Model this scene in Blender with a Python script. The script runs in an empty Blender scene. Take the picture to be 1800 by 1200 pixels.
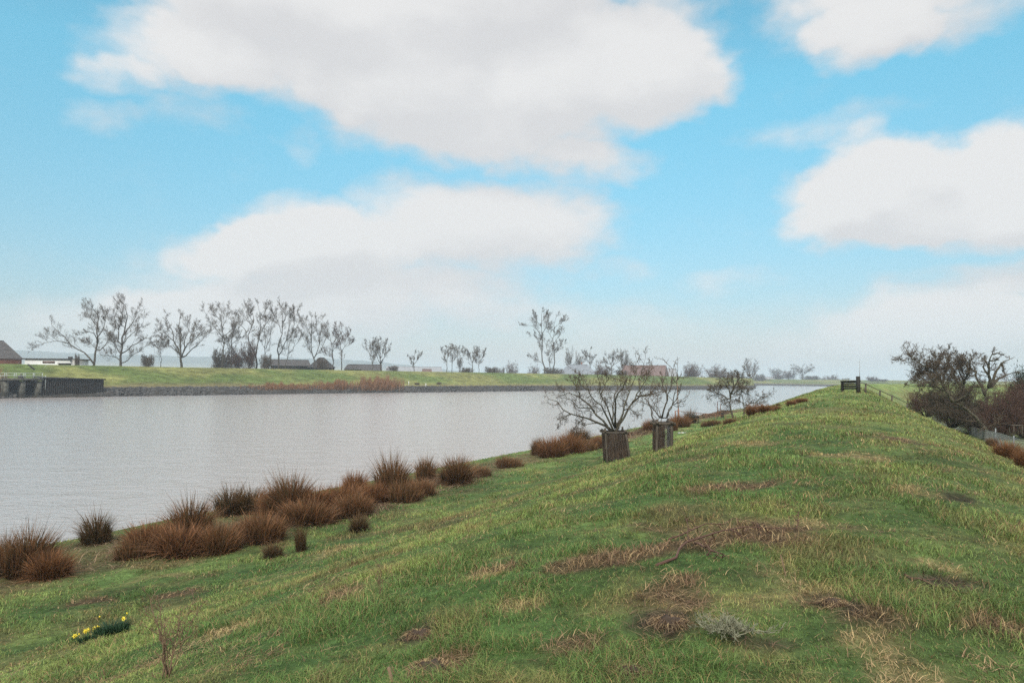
import bpy, math, random
import numpy as np
from mathutils import Vector, Matrix

S = bpy.context.scene
COL = S.collection
rng = np.random.default_rng(7)
R = math.radians
F = 1200.0                      # focal length in pixels of the 1800 px wide photograph (24 mm lens)
EYE = 5.5                       # metres above the water

# ------------------------------------------------------------------ camera
cam = bpy.data.cameras.new('camera'); cam.lens = 24.0; cam.sensor_width = 36.0
cam.clip_start = 0.1; cam.clip_end = 20000
camo = bpy.data.objects.new('camera', cam); COL.objects.link(camo)
CM = Matrix.Translation((0, 0, EYE)) @ Matrix.Rotation(R(90 + 3.05), 4, 'X') @ Matrix.Rotation(R(0.57), 4, 'Z')
camo.matrix_world = CM
S.camera = camo
C3 = np.array(CM.to_3x3())

def ray(px, py):
    d = C3 @ np.array([(px - 900) / F, -(py - 600) / F, -1.0])
    return d / np.linalg.norm(d)

def P(px, py, D):
    """the point seen in the photograph's pixel at the forward distance D"""
    d = ray(px, py)
    return np.array([0, 0, EYE]) + d * (D / d[1])

# ------------------------------------------------------------------ noise
_perm = np.random.default_rng(3).random((256, 256))
def vnoise(x, y):
    xi = np.floor(x).astype(int); yi = np.floor(y).astype(int)
    fx = x - xi; fy = y - yi
    fx = fx * fx * (3 - 2 * fx); fy = fy * fy * (3 - 2 * fy)
    a = _perm[xi & 255, yi & 255]; b = _perm[(xi + 1) & 255, yi & 255]
    c = _perm[xi & 255, (yi + 1) & 255]; d = _perm[(xi + 1) & 255, (yi + 1) & 255]
    return (a * (1 - fx) + b * fx) * (1 - fy) + (c * (1 - fx) + d * fx) * fy
def fbm(x, y, s, o=3):
    v = 0; a = 1; t = 0
    for i in range(o):
        k = s / 2 ** i
        v = v + a * vnoise(x / k + 17.3 * i, y / k - 9.1 * i); t += a; a *= .55
    return v / t
def sstep(a, b, x):
    t = np.clip((x - a) / (b - a), 0, 1); return t * t * (3 - 2 * t)

# ------------------------------------------------------------------ near dike: shape in (u across, v along)
TH = math.atan(0.49)
A = np.array([math.sin(TH), math.cos(TH)]); RT = np.array([math.cos(TH), -math.sin(TH)])
V0, RA, ANG = 118.0, 140.0, 1.15
CEN = A * V0 + RT * RA
def xy(u, v):
    u = np.asarray(u, float); v = np.asarray(v, float)
    ang = np.clip((v - V0) / RA, 0, ANG)
    ca, sa = np.cos(ang), np.sin(ang)
    rx = RT[0] * ca + RT[1] * sa; ry = -RT[0] * sa + RT[1] * ca
    ax = A[0] * ca + A[1] * sa; ay = -A[0] * sa + A[1] * ca
    base = np.minimum(v, V0); ex = np.maximum(v - V0 - RA * ANG, 0)
    arc = ang > 0
    x = np.where(arc, CEN[0] + (u - RA) * rx, A[0] * base + RT[0] * u) + ax * ex
    y = np.where(arc, CEN[1] + (u - RA) * ry, A[1] * base + RT[1] * u) + ay * ex
    return x, y
def uv(x, y):
    v = x * A[0] + y * A[1]; u = x * RT[0] + y * RT[1]
    dx = x - CEN[0]; dy = y - CEN[1]
    rr = np.hypot(dx, dy)
    a = np.arctan2(dx * A[0] + dy * A[1], -(dx * RT[0] + dy * RT[1]))
    arc = v > V0
    return np.where(arc, RA - rr, u), np.where(arc, V0 + RA * np.clip(a, 0, ANG), v)
_us = np.linspace(-60, 40, 4001)
_pl = np.interp(_us, [-60, -30, -24, -21.6, -21.0, -18.5, -15.5, -13.5, -12, -10.5, -8, -6, -4, -2.2, -1, 0],
                [6, 5.2, 4.7, 3.98, 3.62, 3.42, 3.22, 3.10, 2.94, 2.70, 1.98, 1.20, .54, .17, .03, 0])
def _sm(a, n):
    k = np.hanning(n); k /= k.sum()
    return np.convolve(np.pad(a, n, mode='edge'), k, 'same')[n:-n]
_pl = _sm(_pl, 61)
_pr = np.interp(_us, [0, 1, 2, 3, 4, 5, 6, 7, 8, 9, 10, 40],
                [0, .04, .17, .4, .75, 1.16, 1.64, 2.14, 2.5, 2.72, 2.8, 2.8])
_pr = _sm(_pr, 61)
def crest(v):
    return np.interp(v, [-50, 0, 30, 57, 118, 400], [3.9, 3.9, 4.3, 4.72, 5.0, 5.1])
def ueff(u, v):
    """across-dike coordinate, eased so that the waterline swings a little nearer and farther"""
    return np.where(u < 0, u * 21.6 / np.interp(v, [0, 16, 30, 45, 75, 105, 135], [22.9, 22.8, 22.1, 21.4, 20.9, 19.5, 18]), u)
def hbase(u, v):
    c = crest(v); u = ueff(u, v)
    st = 1 - .12 * sstep(30, 50, v)
    p = np.where(u < 0, np.interp(u, _us, _pl) * c / 3.9, np.interp(u / st, _us, _pr) * (c - 1.1) / 2.8)
    return c - p
def bumps(x, y, u):
    b = (fbm(x, y, 3.1, 2) - .5) * .09 + (fbm(x + 50, y, .75, 3) - .5) * .115
    return b * sstep(-21.2, -20, u) * (1 - .6 * sstep(9, 12, u))
def HN(x, y, bump=True):
    x = np.asarray(x, float); y = np.asarray(y, float)
    u, v = uv(x, y)
    h = hbase(u, v)
    return h + bumps(x, y, ueff(u, v)) if bump else h
def hit(px, py):
    """where the pixel's ray meets the near terrain"""
    d = ray(px, py)
    t = 2.0 * 1.004 ** np.arange(1300)
    g = EYE + d[2] * t - HN(d[0] * t, d[1] * t, False)
    k = np.nonzero(g < 0)[0]
    tt = t[k[0]] if len(k) else 60.0
    x, y = d[0] * tt, d[1] * tt
    return np.array([x, y, float(HN(x, y))])
def foot(px, D):
    """a point of the near terrain in the pixel column px at forward distance D"""
    x = (px - 900) / F * D
    return np.array([x, D, float(HN(x, D))])

# ------------------------------------------------------------------ mesh helpers
def mesh_np(name, verts, groups, mat, col=None, parent=None, smooth=False):
    """verts (n,3); groups: list of (m,k) index arrays"""
    me = bpy.data.meshes.new(name)
    verts = np.ascontiguousarray(verts, np.float32)
    me.vertices.add(len(verts)); me.vertices.foreach_set('co', verts.ravel())
    groups = [np.asarray(g, np.int32) for g in groups if len(g)]
    nl = sum(g.size for g in groups); nf = sum(len(g) for g in groups)
    me.loops.add(nl); me.loops.foreach_set('vertex_index', np.concatenate([g.ravel() for g in groups]))
    me.polygons.add(nf)
    tot = np.concatenate([np.full(len(g), g.shape[1], np.int32) for g in groups])
    st = np.concatenate([[0], np.cumsum(tot)[:-1]]).astype(np.int32)
    me.polygons.foreach_set('loop_start', st); me.polygons.foreach_set('loop_total', tot)
    if smooth: me.polygons.foreach_set('use_smooth', np.ones(nf, bool))
    if col is not None:
        at = me.color_attributes.new('Col', 'FLOAT_COLOR', 'POINT')
        c = np.ones((len(verts), 4), np.float32); c[:, :3] = col
        at.data.foreach_set('color', c.ravel())
    me.update(calc_edges=True); me.validate()
    if mat: me.materials.append(mat)
    o = bpy.data.objects.new(name, me); COL.objects.link(o)
    if parent is not None: o.parent = parent
    return o
def tag(o, label=None, cat=None, group=None, kind=None):
    if label: o['label'] = label
    if cat: o['category'] = cat
    if group: o['group'] = group
    if kind: o['kind'] = kind
    return o
def thing(name, label, cat, loc=(0, 0, 0), group=None):
    o = bpy.data.objects.new(name, None); COL.objects.link(o)
    o.location = [float(c) for c in loc]; o.empty_display_size = .2
    return tag(o, label, cat, group)
def dup(root, loc, rz=0, sc=1, label=None, group=None):
    r = root.copy(); COL.objects.link(r)
    r.location = [float(c) for c in loc]; r.rotation_euler = (0, 0, rz)
    r.scale = sc if hasattr(sc, '__len__') else (sc, sc, sc)
    if label: r['label'] = label
    if group: r['group'] = group
    for ch in list(root.children):
        c = ch.copy(); COL.objects.link(c); c.parent = r
    return r
def nrm(a):
    return a / np.maximum(np.linalg.norm(a, axis=-1, keepdims=True), 1e-9)
def tubes(p0, p1, r0, r1, sides=3):
    p0 = np.asarray(p0, float); p1 = np.asarray(p1, float); n = len(p0)
    r0 = np.broadcast_to(r0, (n,)); r1 = np.broadcast_to(r1, (n,))
    d = nrm(p1 - p0)
    ref = np.where(np.abs(d[:, 2:3]) > .9, [[1., 0, 0]], [[0, 0, 1.]])
    a = nrm(np.cross(d, ref)); b = np.cross(d, a)
    th = np.arange(sides) / sides * 2 * math.pi
    off = a[:, None] * np.cos(th)[None, :, None] + b[:, None] * np.sin(th)[None, :, None]
    ra = p0[:, None] + off * r0[:, None, None]; rb = p1[:, None] + off * r1[:, None, None]
    v = np.concatenate([ra, rb], 1).reshape(-1, 3)
    k = np.arange(sides); k2 = (k + 1) % sides
    q = np.stack([k, k2, k2 + sides, k + sides], 1)
    return v, (np.arange(n)[:, None, None] * 2 * sides + q).reshape(-1, 4)
class MB:
    """collects shapes that become ONE mesh"""
    def __init__(s): s.v = []; s.f = {}; s.n = 0
    def add(s, v, *groups):
        for g in groups:
            g = np.asarray(g); s.f.setdefault(g.shape[1], []).append(g + s.n)
        s.v.append(np.asarray(v, float)); s.n += len(v)
    def box(s, c, size, rz=0, M=None):
        h = np.array(size) / 2
        v = np.array([[x, y, z] for x in (-1, 1) for y in (-1, 1) for z in (-1, 1)]) * h
        if M is not None: v = v @ np.array(M).T
        cz, sz = math.cos(rz), math.sin(rz)
        v = np.stack([v[:, 0] * cz - v[:, 1] * sz, v[:, 0] * sz + v[:, 1] * cz, v[:, 2]], 1) + np.array(c)
        s.add(v, [[0, 1, 3, 2], [4, 6, 7, 5], [0, 4, 5, 1], [2, 3, 7, 6], [0, 2, 6, 4], [1, 5, 7, 3]])
    def beam(s, a, b, w, h):
        a = np.array(a, float); b = np.array(b, float); d = nrm(b - a)
        up = np.array([0, 0, 1.]) if abs(d[2]) < .95 else np.array([1., 0, 0])
        x = nrm(np.cross(d, up)) * w / 2; y = nrm(np.cross(x, d)) * h / 2
        v = np.array([p + i * x + j * y for p in (a, b) for i, j in ((-1, -1), (1, -1), (1, 1), (-1, 1))])
        s.add(v, [[0, 3, 2, 1], [4, 5, 6, 7], [0, 1, 5, 4], [1, 2, 6, 5], [2, 3, 7, 6], [3, 0, 4, 7]])
    def tube(s, pts, rad, sides=6, caps=True):
        pts = np.asarray(pts, float); n = len(pts); rad = np.broadcast_to(rad, (n,))
        t = nrm(np.gradient(pts, axis=0))
        ref = np.array([0, 0, 1.]) if abs(t[0][2]) < .8 else np.array([1., 0, 0])
        a = nrm(np.cross(t, ref)); b = np.cross(t, a)
        th = np.arange(sides) / sides * 2 * math.pi
        v = (pts[:, None] + (a[:, None] * np.cos(th)[None, :, None] + b[:, None] * np.sin(th)[None, :, None]) * rad[:, None, None]).reshape(-1, 3)
        k = np.arange(sides); k2 = (k + 1) % sides
        q = np.concatenate([np.stack([k, k2, k2 + sides, k + sides], 1) + i * sides for i in range(n - 1)])
        if caps: s.add(v, q, [np.arange(sides)[::-1]], [np.arange(sides) + (n - 1) * sides])
        else: s.add(v, q)
    def poly(s, v, *f): s.add(v, *[[list(x)] for x in f])
    def build(s, name, mat, parent=None, origin=None, smooth=False):
        v = np.concatenate(s.v)
        if origin is not None: v = v - np.array(origin)
        return mesh_np(name, v, [np.concatenate(g) for g in s.f.values()], mat, None, parent, smooth)

def blades(b, up, lean, w, col, tipcol=None, g=rng, droop=.25):
    """b (n,3) feet, up (n,) height, lean (n,3) horizontal reach, w (n,) width, col (n,3)"""
    n = len(b); th = g.random(n) * 2 * math.pi
    s = np.stack([np.cos(th), np.sin(th), np.zeros(n)], 1) * (w / 2)[:, None]
    z = np.array([0, 0, 1.])
    mid = b + z * (up * .62)[:, None] + lean * .32
    ll = np.linalg.norm(lean, axis=1)
    tip = b + z * (up - droop * ll)[:, None] + lean
    v = np.stack([b - s, b + s, mid + s * .75, mid - s * .75, tip], 1).reshape(-1, 3)
    k = np.arange(n)[:, None] * 5
    q = k + np.array([[0, 1, 2, 3]]); t = k + np.array([[3, 2, 4]])
    c = np.repeat(col[:, None], 5, 1)
    if tipcol is not None: c[:, 4] = tipcol; c[:, 2:4] = (c[:, 2:4] + tipcol[:, None]) / 2
    return v, q, t, c.reshape(-1, 3)

# ------------------------------------------------------------------ materials
def new_mat(name):
    m = bpy.data.materials.new(name); m.use_nodes = True
    nt = m.node_tree; nt.nodes.clear()
    out = nt.nodes.new('ShaderNodeOutputMaterial')
    return m, nt, out
def N(nt, t, **kw):
    n = nt.nodes.new(t)
    for k, v in kw.items():
        if hasattr(n, k): setattr(n, k, v)
    return n
def mk(name, c1, c2=None, scale=8, rough=.8, bump=0, spec=.3, stretch=(1, 1, 1), detail=5):
    m, nt, out = new_mat(name); L = nt.links.new
    b = N(nt, 'ShaderNodeBsdfPrincipled'); L(b.outputs[0], out.inputs[0])
    b.inputs['Roughness'].default_value = rough; b.inputs['Specular IOR Level'].default_value = spec
    tc = N(nt, 'ShaderNodeTexCoord'); mp = N(nt, 'ShaderNodeMapping'); mp.inputs['Scale'].default_value = stretch
    L(tc.outputs['Object'], mp.inputs[0])
    nz = N(nt, 'ShaderNodeTexNoise'); nz.inputs['Scale'].default_value = scale; nz.inputs['Detail'].default_value = detail
    L(mp.outputs[0], nz.inputs['Vector'])
    cr = N(nt, 'ShaderNodeValToRGB'); L(nz.outputs[0], cr.inputs[0])
    cr.color_ramp.elements[0].position = .32; cr.color_ramp.elements[1].position = .68
    cr.color_ramp.elements[0].color = (*c1, 1); cr.color_ramp.elements[1].color = (*(c2 or c1), 1)
    L(cr.outputs[0], b.inputs['Base Color'])
    if bump:
        bp = N(nt, 'ShaderNodeBump'); bp.inputs['Strength'].default_value = bump; bp.inputs['Distance'].default_value = .03
        L(nz.outputs[0], bp.inputs['Height']); L(bp.outputs[0], b.inputs['Normal'])
    return m
def mk_leaf(name, trans=.3, rough=.6, vary=.0):
    """colour from the mesh's own colour attribute (the colour of each blade)"""
    m, nt, out = new_mat(name); L = nt.links.new
    at = N(nt, 'ShaderNodeAttribute'); at.attribute_name = 'Col'
    b = N(nt, 'ShaderNodeBsdfPrincipled'); b.inputs['Roughness'].default_value = rough; b.inputs['Specular IOR Level'].default_value = .25
    L(at.outputs['Color'], b.inputs['Base Color'])
    t = N(nt, 'ShaderNodeBsdfTranslucent'); L(at.outputs['Color'], t.inputs[0])
    mx = N(nt, 'ShaderNodeMixShader'); mx.inputs[0].default_value = trans
    L(b.outputs[0], mx.inputs[1]); L(t.outputs[0], mx.inputs[2]); L(mx.outputs[0], out.inputs[0])
    return m
def mk_ground(name, scales=((.5, .45), (6, .6)), amount=.5, bump=.5):
    """earth and turf: attribute colour broken up by two noises"""
    m, nt, out = new_mat(name); L = nt.links.new
    at = N(nt, 'ShaderNodeAttribute'); at.attribute_name = 'Col'
    b = N(nt, 'ShaderNodeBsdfPrincipled'); b.inputs['Roughness'].default_value = .9; b.inputs['Specular IOR Level'].default_value = .1
    tc = N(nt, 'ShaderNodeTexCoord')
    last = at.outputs['Color']; nz = None
    for sc, am in scales:
        nz = N(nt, 'ShaderNodeTexNoise'); nz.inputs['Scale'].default_value = sc; nz.inputs['Detail'].default_value = 6
        nz.inputs['Roughness'].default_value = .7
        L(tc.outputs['Object'], nz.inputs['Vector'])
        mr = N(nt, 'ShaderNodeMapRange'); mr.inputs[1].default_value = .3; mr.inputs[2].default_value = .7
        mr.inputs[3].default_value = 1 - am; mr.inputs[4].default_value = 1 + am
        L(nz.outputs[0], mr.inputs[0])
        vm = N(nt, 'ShaderNodeVectorMath', operation='SCALE'); L(last, vm.inputs[0]); L(mr.outputs[0], vm.inputs['Scale'])
        last = vm.outputs[0]
    L(last, b.inputs['Base Color'])
    bp = N(nt, 'ShaderNodeBump'); bp.inputs['Strength'].default_value = bump; bp.inputs['Distance'].default_value = .08
    L(nz.outputs[0], bp.inputs['Height']); L(bp.outputs[0], b.inputs['Normal'])
    L(b.outputs[0], out.inputs[0])
    return m
M_ground = mk_ground('turf'); M_far = mk_ground('far_turf', ((.05, .25), (.4, .5), (2.5, .35)), bump=.3)
M_blade = mk_leaf('grass_blades'); M_rush = mk_leaf('rush_stalks', .15); M_straw = mk_leaf('dead_straw', .1, .8)
M_leaf = mk_leaf('leaves', .2)
M_bark = mk('bark', (.05, .04, .03), (.12, .105, .085), 14, .9, .6, .2, (1, 1, .3))
M_twig = mk('twigs', (.085, .063, .048), (.135, .103, .077), 4, .9, 0, .2)
M_barkg = mk('mossy_bark', (.045, .038, .028), (.12, .108, .078), 9, .9, .6, .2)
M_twigr = mk('reddish_twigs', (.085, .045, .036), (.13, .075, .055), 3, .9, 0, .2)
M_twigd = mk('dark_twigs', (.080, .060, .044), (.135, .102, .074), 3, .9, 0, .2)
M_stone = mk('basalt_stones', (.022, .021, .021), (.10, .095, .09), 1.3, .85, .4)
M_wood = mk('weathered_wood', (.05, .04, .031), (.13, .108, .085), 6, .85, .5, .2, (6, 6, .6))
M_darkwood = mk('dark_timber', (.018, .016, .014), (.05, .045, .04), 5, .8, .5, .25, (1, 6, 6))
M_steel = mk('galvanised_wire', (.22, .23, .23), (.36, .37, .37), 20, .5, 0, .5)
M_rust = mk('rusty_iron', (.17, .075, .045), (.27, .13, .08), 12, .75, .2)
M_conc = mk('stained_concrete', (.10, .095, .08), (.24, .23, .20), .8, .9, .3)
M_sheet = mk('sheet_piles', (.009, .008, .007), (.034, .028, .024), 1.2, .8, .3, .3, (3, 3, .4))
M_algae = mk('algae_concrete', (.045, .043, .034), (.13, .125, .105), 1.2, .9, .4)
M_black = mk('dark_opening', (.008, .008, .008), (.014, .014, .014), 2, .9)
M_white = mk('white_paint', (.62, .62, .60), (.74, .74, .72), 2, .6)
M_brick = mk('red_brick', (.20, .075, .05), (.30, .12, .08), 2, .85)
M_rtile = mk('red_tiles', (.115, .072, .062), (.185, .118, .102), 1.1, .8)
M_dtile = mk('dark_tiles', (.045, .04, .04), (.085, .075, .07), 1.1, .8)
M_gtile = mk('grey_sheets', (.22, .225, .235), (.31, .315, .325), .8, .7)
M_bgtile = mk('bluish_slates', (.16, .175, .195), (.23, .245, .27), .8, .7)
M_glass = mk('window_glass', (.03, .035, .04), (.05, .055, .06), 1, .15, 0, .5)
M_clod = mk('earth_clod', (.03, .02, .014), (.09, .06, .04), 18, .95, .9)
# ------------------------------------------------------------------ ground colours
GREEN = np.array([.104, .182, .052]); GREEN2 = np.array([.225, .290, .088]); OLIVE = np.array([.195, .205, .076])
STRAW = np.array([.40, .29, .145]); BROWN = np.array([.145, .085, .052]); MUD = np.array([.070, .050, .034])
REED = np.array([.16, .105, .06])
# patches of dead growth seen on the dike: centre and reach given where they lie in the photograph, kind
PATCHES = []
for px, py, rx, ry, kind in [
    (1290, 930, 170, 22, 'brown'), (1215, 945, 90, 18, 'brown'), (1400, 945, 90, 16, 'brown'), (1080, 985, 90, 16, 'brown'),
    (1200, 1045, 85, 55, 'brown'), (1170, 1085, 60, 35, 'mud'), (1390, 1015, 55, 35, 'straw'), (1425, 1060, 45, 25, 'brown'),
    (1290, 860, 90, 9, 'brown'), (1420, 915, 45, 10, 'straw'), (1600, 1185, 70, 28, 'straw'), (735, 1108, 28, 10, 'mud'),
    (755, 1183, 55, 25, 'brown'), (1325, 1130, 70, 35, 'mud'), (1470, 1062, 24, 14, 'mud'), (1110, 1190, 70, 20, 'brown'),
    (1650, 990, 40, 7, 'straw'), (1620, 1018, 50, 6, 'mud'), (1690, 1035, 55, 6, 'mud'), (1700, 880, 35, 6, 'mud'),
    (1600, 865, 40, 6, 'straw'), (850, 1020, 40, 8, 'straw'), (590, 970, 45, 9, 'straw'), (600, 1045, 30, 8, 'brown'),
    (300, 1045, 60, 8, 'brown'), (150, 1060, 60, 8, 'brown'), (110, 1175, 40, 10, 'mud'), (430, 1095, 50, 8, 'straw'),
    (1000, 1140, 60, 12, 'brown'), (940, 1060, 60, 10, 'straw'), (880, 1000, 50, 8, 'brown'), (1500, 1090, 60, 12, 'brown'),
    (1530, 1130, 60, 14, 'straw'), (1760, 1100, 60, 14, 'brown'), (1480, 800, 60, 6, 'straw'), (1310, 780, 50, 5, 'straw'),
    (1560, 770, 60, 5, 'brown'), (1700, 800, 40, 4, 'brown')]:
    c = hit(px, py); a = hit(px, py - ry); e = hit(px, py + ry)
    PATCHES.append((c[0], c[1], rx / F * c[1], max(abs(a[1] - e[1]) / 2, .25), kind))
def patches(x, y):
    """strength of brown, straw and mud at each point"""
    out = {'brown': np.zeros_like(x), 'straw': np.zeros_like(x), 'mud': np.zeros_like(x)}
    n = fbm(x + 31, y, .55, 3) - .5
    for cx, cy, rx, ry, k in PATCHES:
        d = np.sqrt(((x - cx) / rx) ** 2 + ((y - cy) / ry) ** 2)
        m = 1 - sstep(.5, 1.1, d + n * 2.4)
        out[k] = np.maximum(out[k], m)
    return out
def lerp(a, b, t):
    return a + (b - a) * t[:, None]
def turf_colour(x, y, u):
    n1 = fbm(x, y, 7, 3); n2 = fbm(x + 90, y + 40, 1.5, 4); n3 = fbm(x - 40, y + 7, .5, 3)
    bright = sstep(.40, .64, n2 * .55 + n1 * .45 + .05 * sstep(-9, 4, u))
    c = lerp(np.tile(GREEN, (len(x), 1)), GREEN2, bright)
    c = lerp(c, OLIVE, .75 * sstep(.5, .72, n3))
    c = lerp(c, STRAW, .45 * sstep(.62, .74, n2 * .6 + n3 * .4))
    c = lerp(c, BROWN, .45 * sstep(.61, .72, fbm(x + 11, y - 70, 2.2, 3)))
    c = lerp(c, OLIVE, .5 * sstep(-2, 6, u))
    p = patches(x, y)
    c = lerp(c, STRAW, .55 * p['straw']); c = lerp(c, BROWN, .85 * p['brown']); c = lerp(c, MUD, .9 * p['mud'])
    n4 = fbm(x + 5, y + 5, 2.5, 3) - .5
    reed = sstep(-15.2, -16.4, u + n4 * 2.0) * (1 - sstep(-18.6, -19.6, u + n4 * 2.5))
    c = lerp(c, REED, .6 * reed)
    c = lerp(c, MUD, sstep(-20.9, -21.3, u))
    return c

# ------------------------------------------------------------------ near ground
ul = np.concatenate([np.arange(-30, -22, 1.), np.arange(-22, 10, .2), np.arange(10, 20, 1.), np.arange(20, 61, 8.)])
vv = [-25.0]
while vv[-1] < 330:
    vv.append(vv[-1] + np.clip(.03 * abs(vv[-1]), .2, 5))
vl = np.array(vv)
UU, VV = np.meshgrid(ul, vl)
X, Y = xy(UU.ravel(), VV.ravel())
UE = ueff(UU.ravel(), VV.ravel())
Z = hbase(UU.ravel(), VV.ravel()) + bumps(X, Y, UE)
nu = len(ul); i = np.arange(nu - 1)[None] + np.arange(len(vl) - 1)[:, None] * nu
quads = np.stack([i, i + 1, i + 1 + nu, i + nu], -1).reshape(-1, 4)
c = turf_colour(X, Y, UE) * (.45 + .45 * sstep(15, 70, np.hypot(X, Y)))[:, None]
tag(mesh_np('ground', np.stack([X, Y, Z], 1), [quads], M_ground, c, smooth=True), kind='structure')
# the flat marsh land behind the dike runs on to the horizon
bx, by = xy(np.full(60, 58.0), np.linspace(-25, 118, 60))
steps = np.array([0, 8, 30, 100, 400, 1500, 7000])
px_ = bx[:, None] + steps * 1.0 + np.zeros((60, 1)); py_ = by[:, None] - steps * .15
k = np.arange(6)[None] + np.arange(59)[:, None] * 7
fv = np.stack([px_.ravel(), py_.ravel(), np.full(px_.size, 1.06)], 1)
fcol = np.tile([.09, .11, .045], (len(fv), 1))
tag(mesh_np('marsh_land', fv, [np.stack([k, k + 1, k + 8, k + 7], -1).reshape(-1, 4)], M_far, fcol), kind='structure')

# ------------------------------------------------------------------ far bank: waterline and crest as two matched lines
BK = [(-1500, 60, 78), (-700, 100, 122), (-250, 128, 155), (0, 147, 177), (180, 164, 197), (400, 190, 228), (600, 220, 262), (780, 252, 300), (940, 292, 345),
      (1090, 332, 390), (1200, 368, 430), (1280, 405, 480), (1325, 440, 560)]
BK2 = [(1322, 560, 640), (1312, 650, 760), (1325, 735, 830), (1395, 720, 810), (1470, 690, 780), (1560, 640, 740), (1700, 580, 690), (2100, 520, 620), (3000, 420, 520)]
bw = [((p - 900) / F * d, d) for p, d, e in BK + BK2]
bc = [((p - 900) / F * (d if False else e), e) for p, d, e in BK + BK2]
# behind the spit the crest stays near the tip
bc[12] = ((1318 - 900) / F * 520, 520); bc[13] = ((1322 - 900) / F * 640, 640)
def cat_rom(pts, n):
    pts = np.array(pts); out = []
    q = np.vstack([2 * pts[0] - pts[1], pts, 2 * pts[-1] - pts[-2]])
    for i in range(1, len(q) - 2):
        t = (np.arange(n) / n)[:, None]
        a, b, c_, d = q[i - 1], q[i], q[i + 1], q[i + 2]
        out.append(.5 * (2 * b + (c_ - a) * t + (2 * a - 5 * b + 4 * c_ - d) * t ** 2 + (3 * b - a - 3 * c_ + d) * t ** 3))
    return np.vstack(out + [pts[-1:]])
NS = 24
W = cat_rom(bw, NS); Cc = cat_rom(bc, NS)
TT = np.array([-.10, 0, .03, .08, .13, .17, .23, .30, .4, .5, .6, .7, .8, .88, .94, 1.0, 1.07, 1.2, 1.5, 1.75, 1.9])
ZT = np.array([-1.2, -.15, .5, 1.3, 2.0, 2.25, 2.45, 2.75, 3.6, 4.5, 5.4, 6.25, 7.05, 7.5, 7.74, 7.82, 7.78, 6.9, 3.4, 1.5, 1.3])
def bank_pt(s, t):
    """s index along the bank (array), t across"""
    s = np.clip(s, 0, len(W) - 1.001); i0 = s.astype(int); f = (s - i0)[:, None]
    w = W[i0] * (1 - f) + W[i0 + 1] * f; cc = Cc[i0] * (1 - f) + Cc[i0 + 1] * f
    p = w + (cc - w) * np.asarray(t)[:, None]
    z = np.interp(t, TT, ZT)
    sf = sstep(200, 280, s)
    return np.column_stack([p, z * (1 - .12 * sf)])
ns = len(W); nt_ = len(TT)
ss = np.repeat(np.arange(ns, dtype=float), nt_); tt = np.tile(TT, ns)
pts = bank_pt(ss, tt)
w1 = (vnoise(ss * .45, tt * 0 + 3) - .5) * .05 * (tt > .01) * (tt < .25)
pts2 = bank_pt(ss, tt + w1); pts[:, :2] = pts2[:, :2]
pts[:, 2] += (fbm(pts[:, 0], pts[:, 1], 14, 2) - .5) * .35 * ((tt > .2) & (tt < .95))
far = pts.reshape(ns, nt_, 3)[:, -1]
tail = [far]
for d in (60, 250, 900, 3000, 9000):
    dirs = nrm(far[:, :2])
    tail.append(np.column_stack([far[:, :2] + dirs * d, np.full(ns, 1.2)]))
allp = np.concatenate([pts.reshape(ns, nt_, 3)] + [t_[:, None] for t_ in tail[1:]], 1)
nc = allp.shape[1]
k = np.arange(nc - 1)[None] + np.arange(ns - 1)[:, None] * nc
V_ = allp.reshape(-1, 3)
tcol = np.tile(np.concatenate([TT, [2, 3, 4, 5, 6]]), ns)
n1 = fbm(V_[:, 0], V_[:, 1], 16, 3)
c = lerp(np.tile([.092, .122, .032], (len(V_), 1)), np.array([.17, .17, .055]), sstep(.4, .62, n1))
c = lerp(c, np.array([.17, .13, .065]), .8 * (1 - sstep(.20, .34, tcol + (n1 - .5) * .25)))
c = lerp(c, np.array([.05, .045, .04]), (tcol < .15) * 1.0)
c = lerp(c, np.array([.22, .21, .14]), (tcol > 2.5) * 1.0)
tag(mesh_np('river_bank', V_, [np.stack([k, k + 1, k + 1 + nc, k + nc], -1).reshape(-1, 4)], M_far, c, smooth=True), kind='structure')

# hills on the horizon, wooded
hx = np.linspace(-1, 1, 260); hb = []
hp, hc_ = [], []
az = np.linspace(-.95, .02, 240)
for r_, f_ in ((3000, 0), (3080, .22), (3200, .62), (3350, .9), (3500, 1)):
    prof = 92 * sstep(.05, -.28, az) * (.8 + .25 * fbm(az * 9, az * 0, 1, 2)) + 8
    h = prof * f_ + (fbm(az * 160, az * 0 + r_, 1, 3) - .5) * 9 * (f_ > .3)
    hp.append(np.stack([np.sin(az) * r_, np.cos(az) * r_, h + (0 if f_ else -2)], 1))
    base = np.tile([.30, .27, .17] if f_ < .3 else [.035, .042, .03], (len(az), 1)); hc_.append(base)
hv = np.concatenate(hp); n_ = len(az)
k = np.arange(n_ - 1)[None] + np.arange(4)[:, None] * n_
tag(mesh_np('hills', hv, [np.stack([k, k + 1, k + 1 + n_, k + n_], -1).reshape(-1, 4)], M_far, np.concatenate(hc_), smooth=True), kind='structure')

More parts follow.
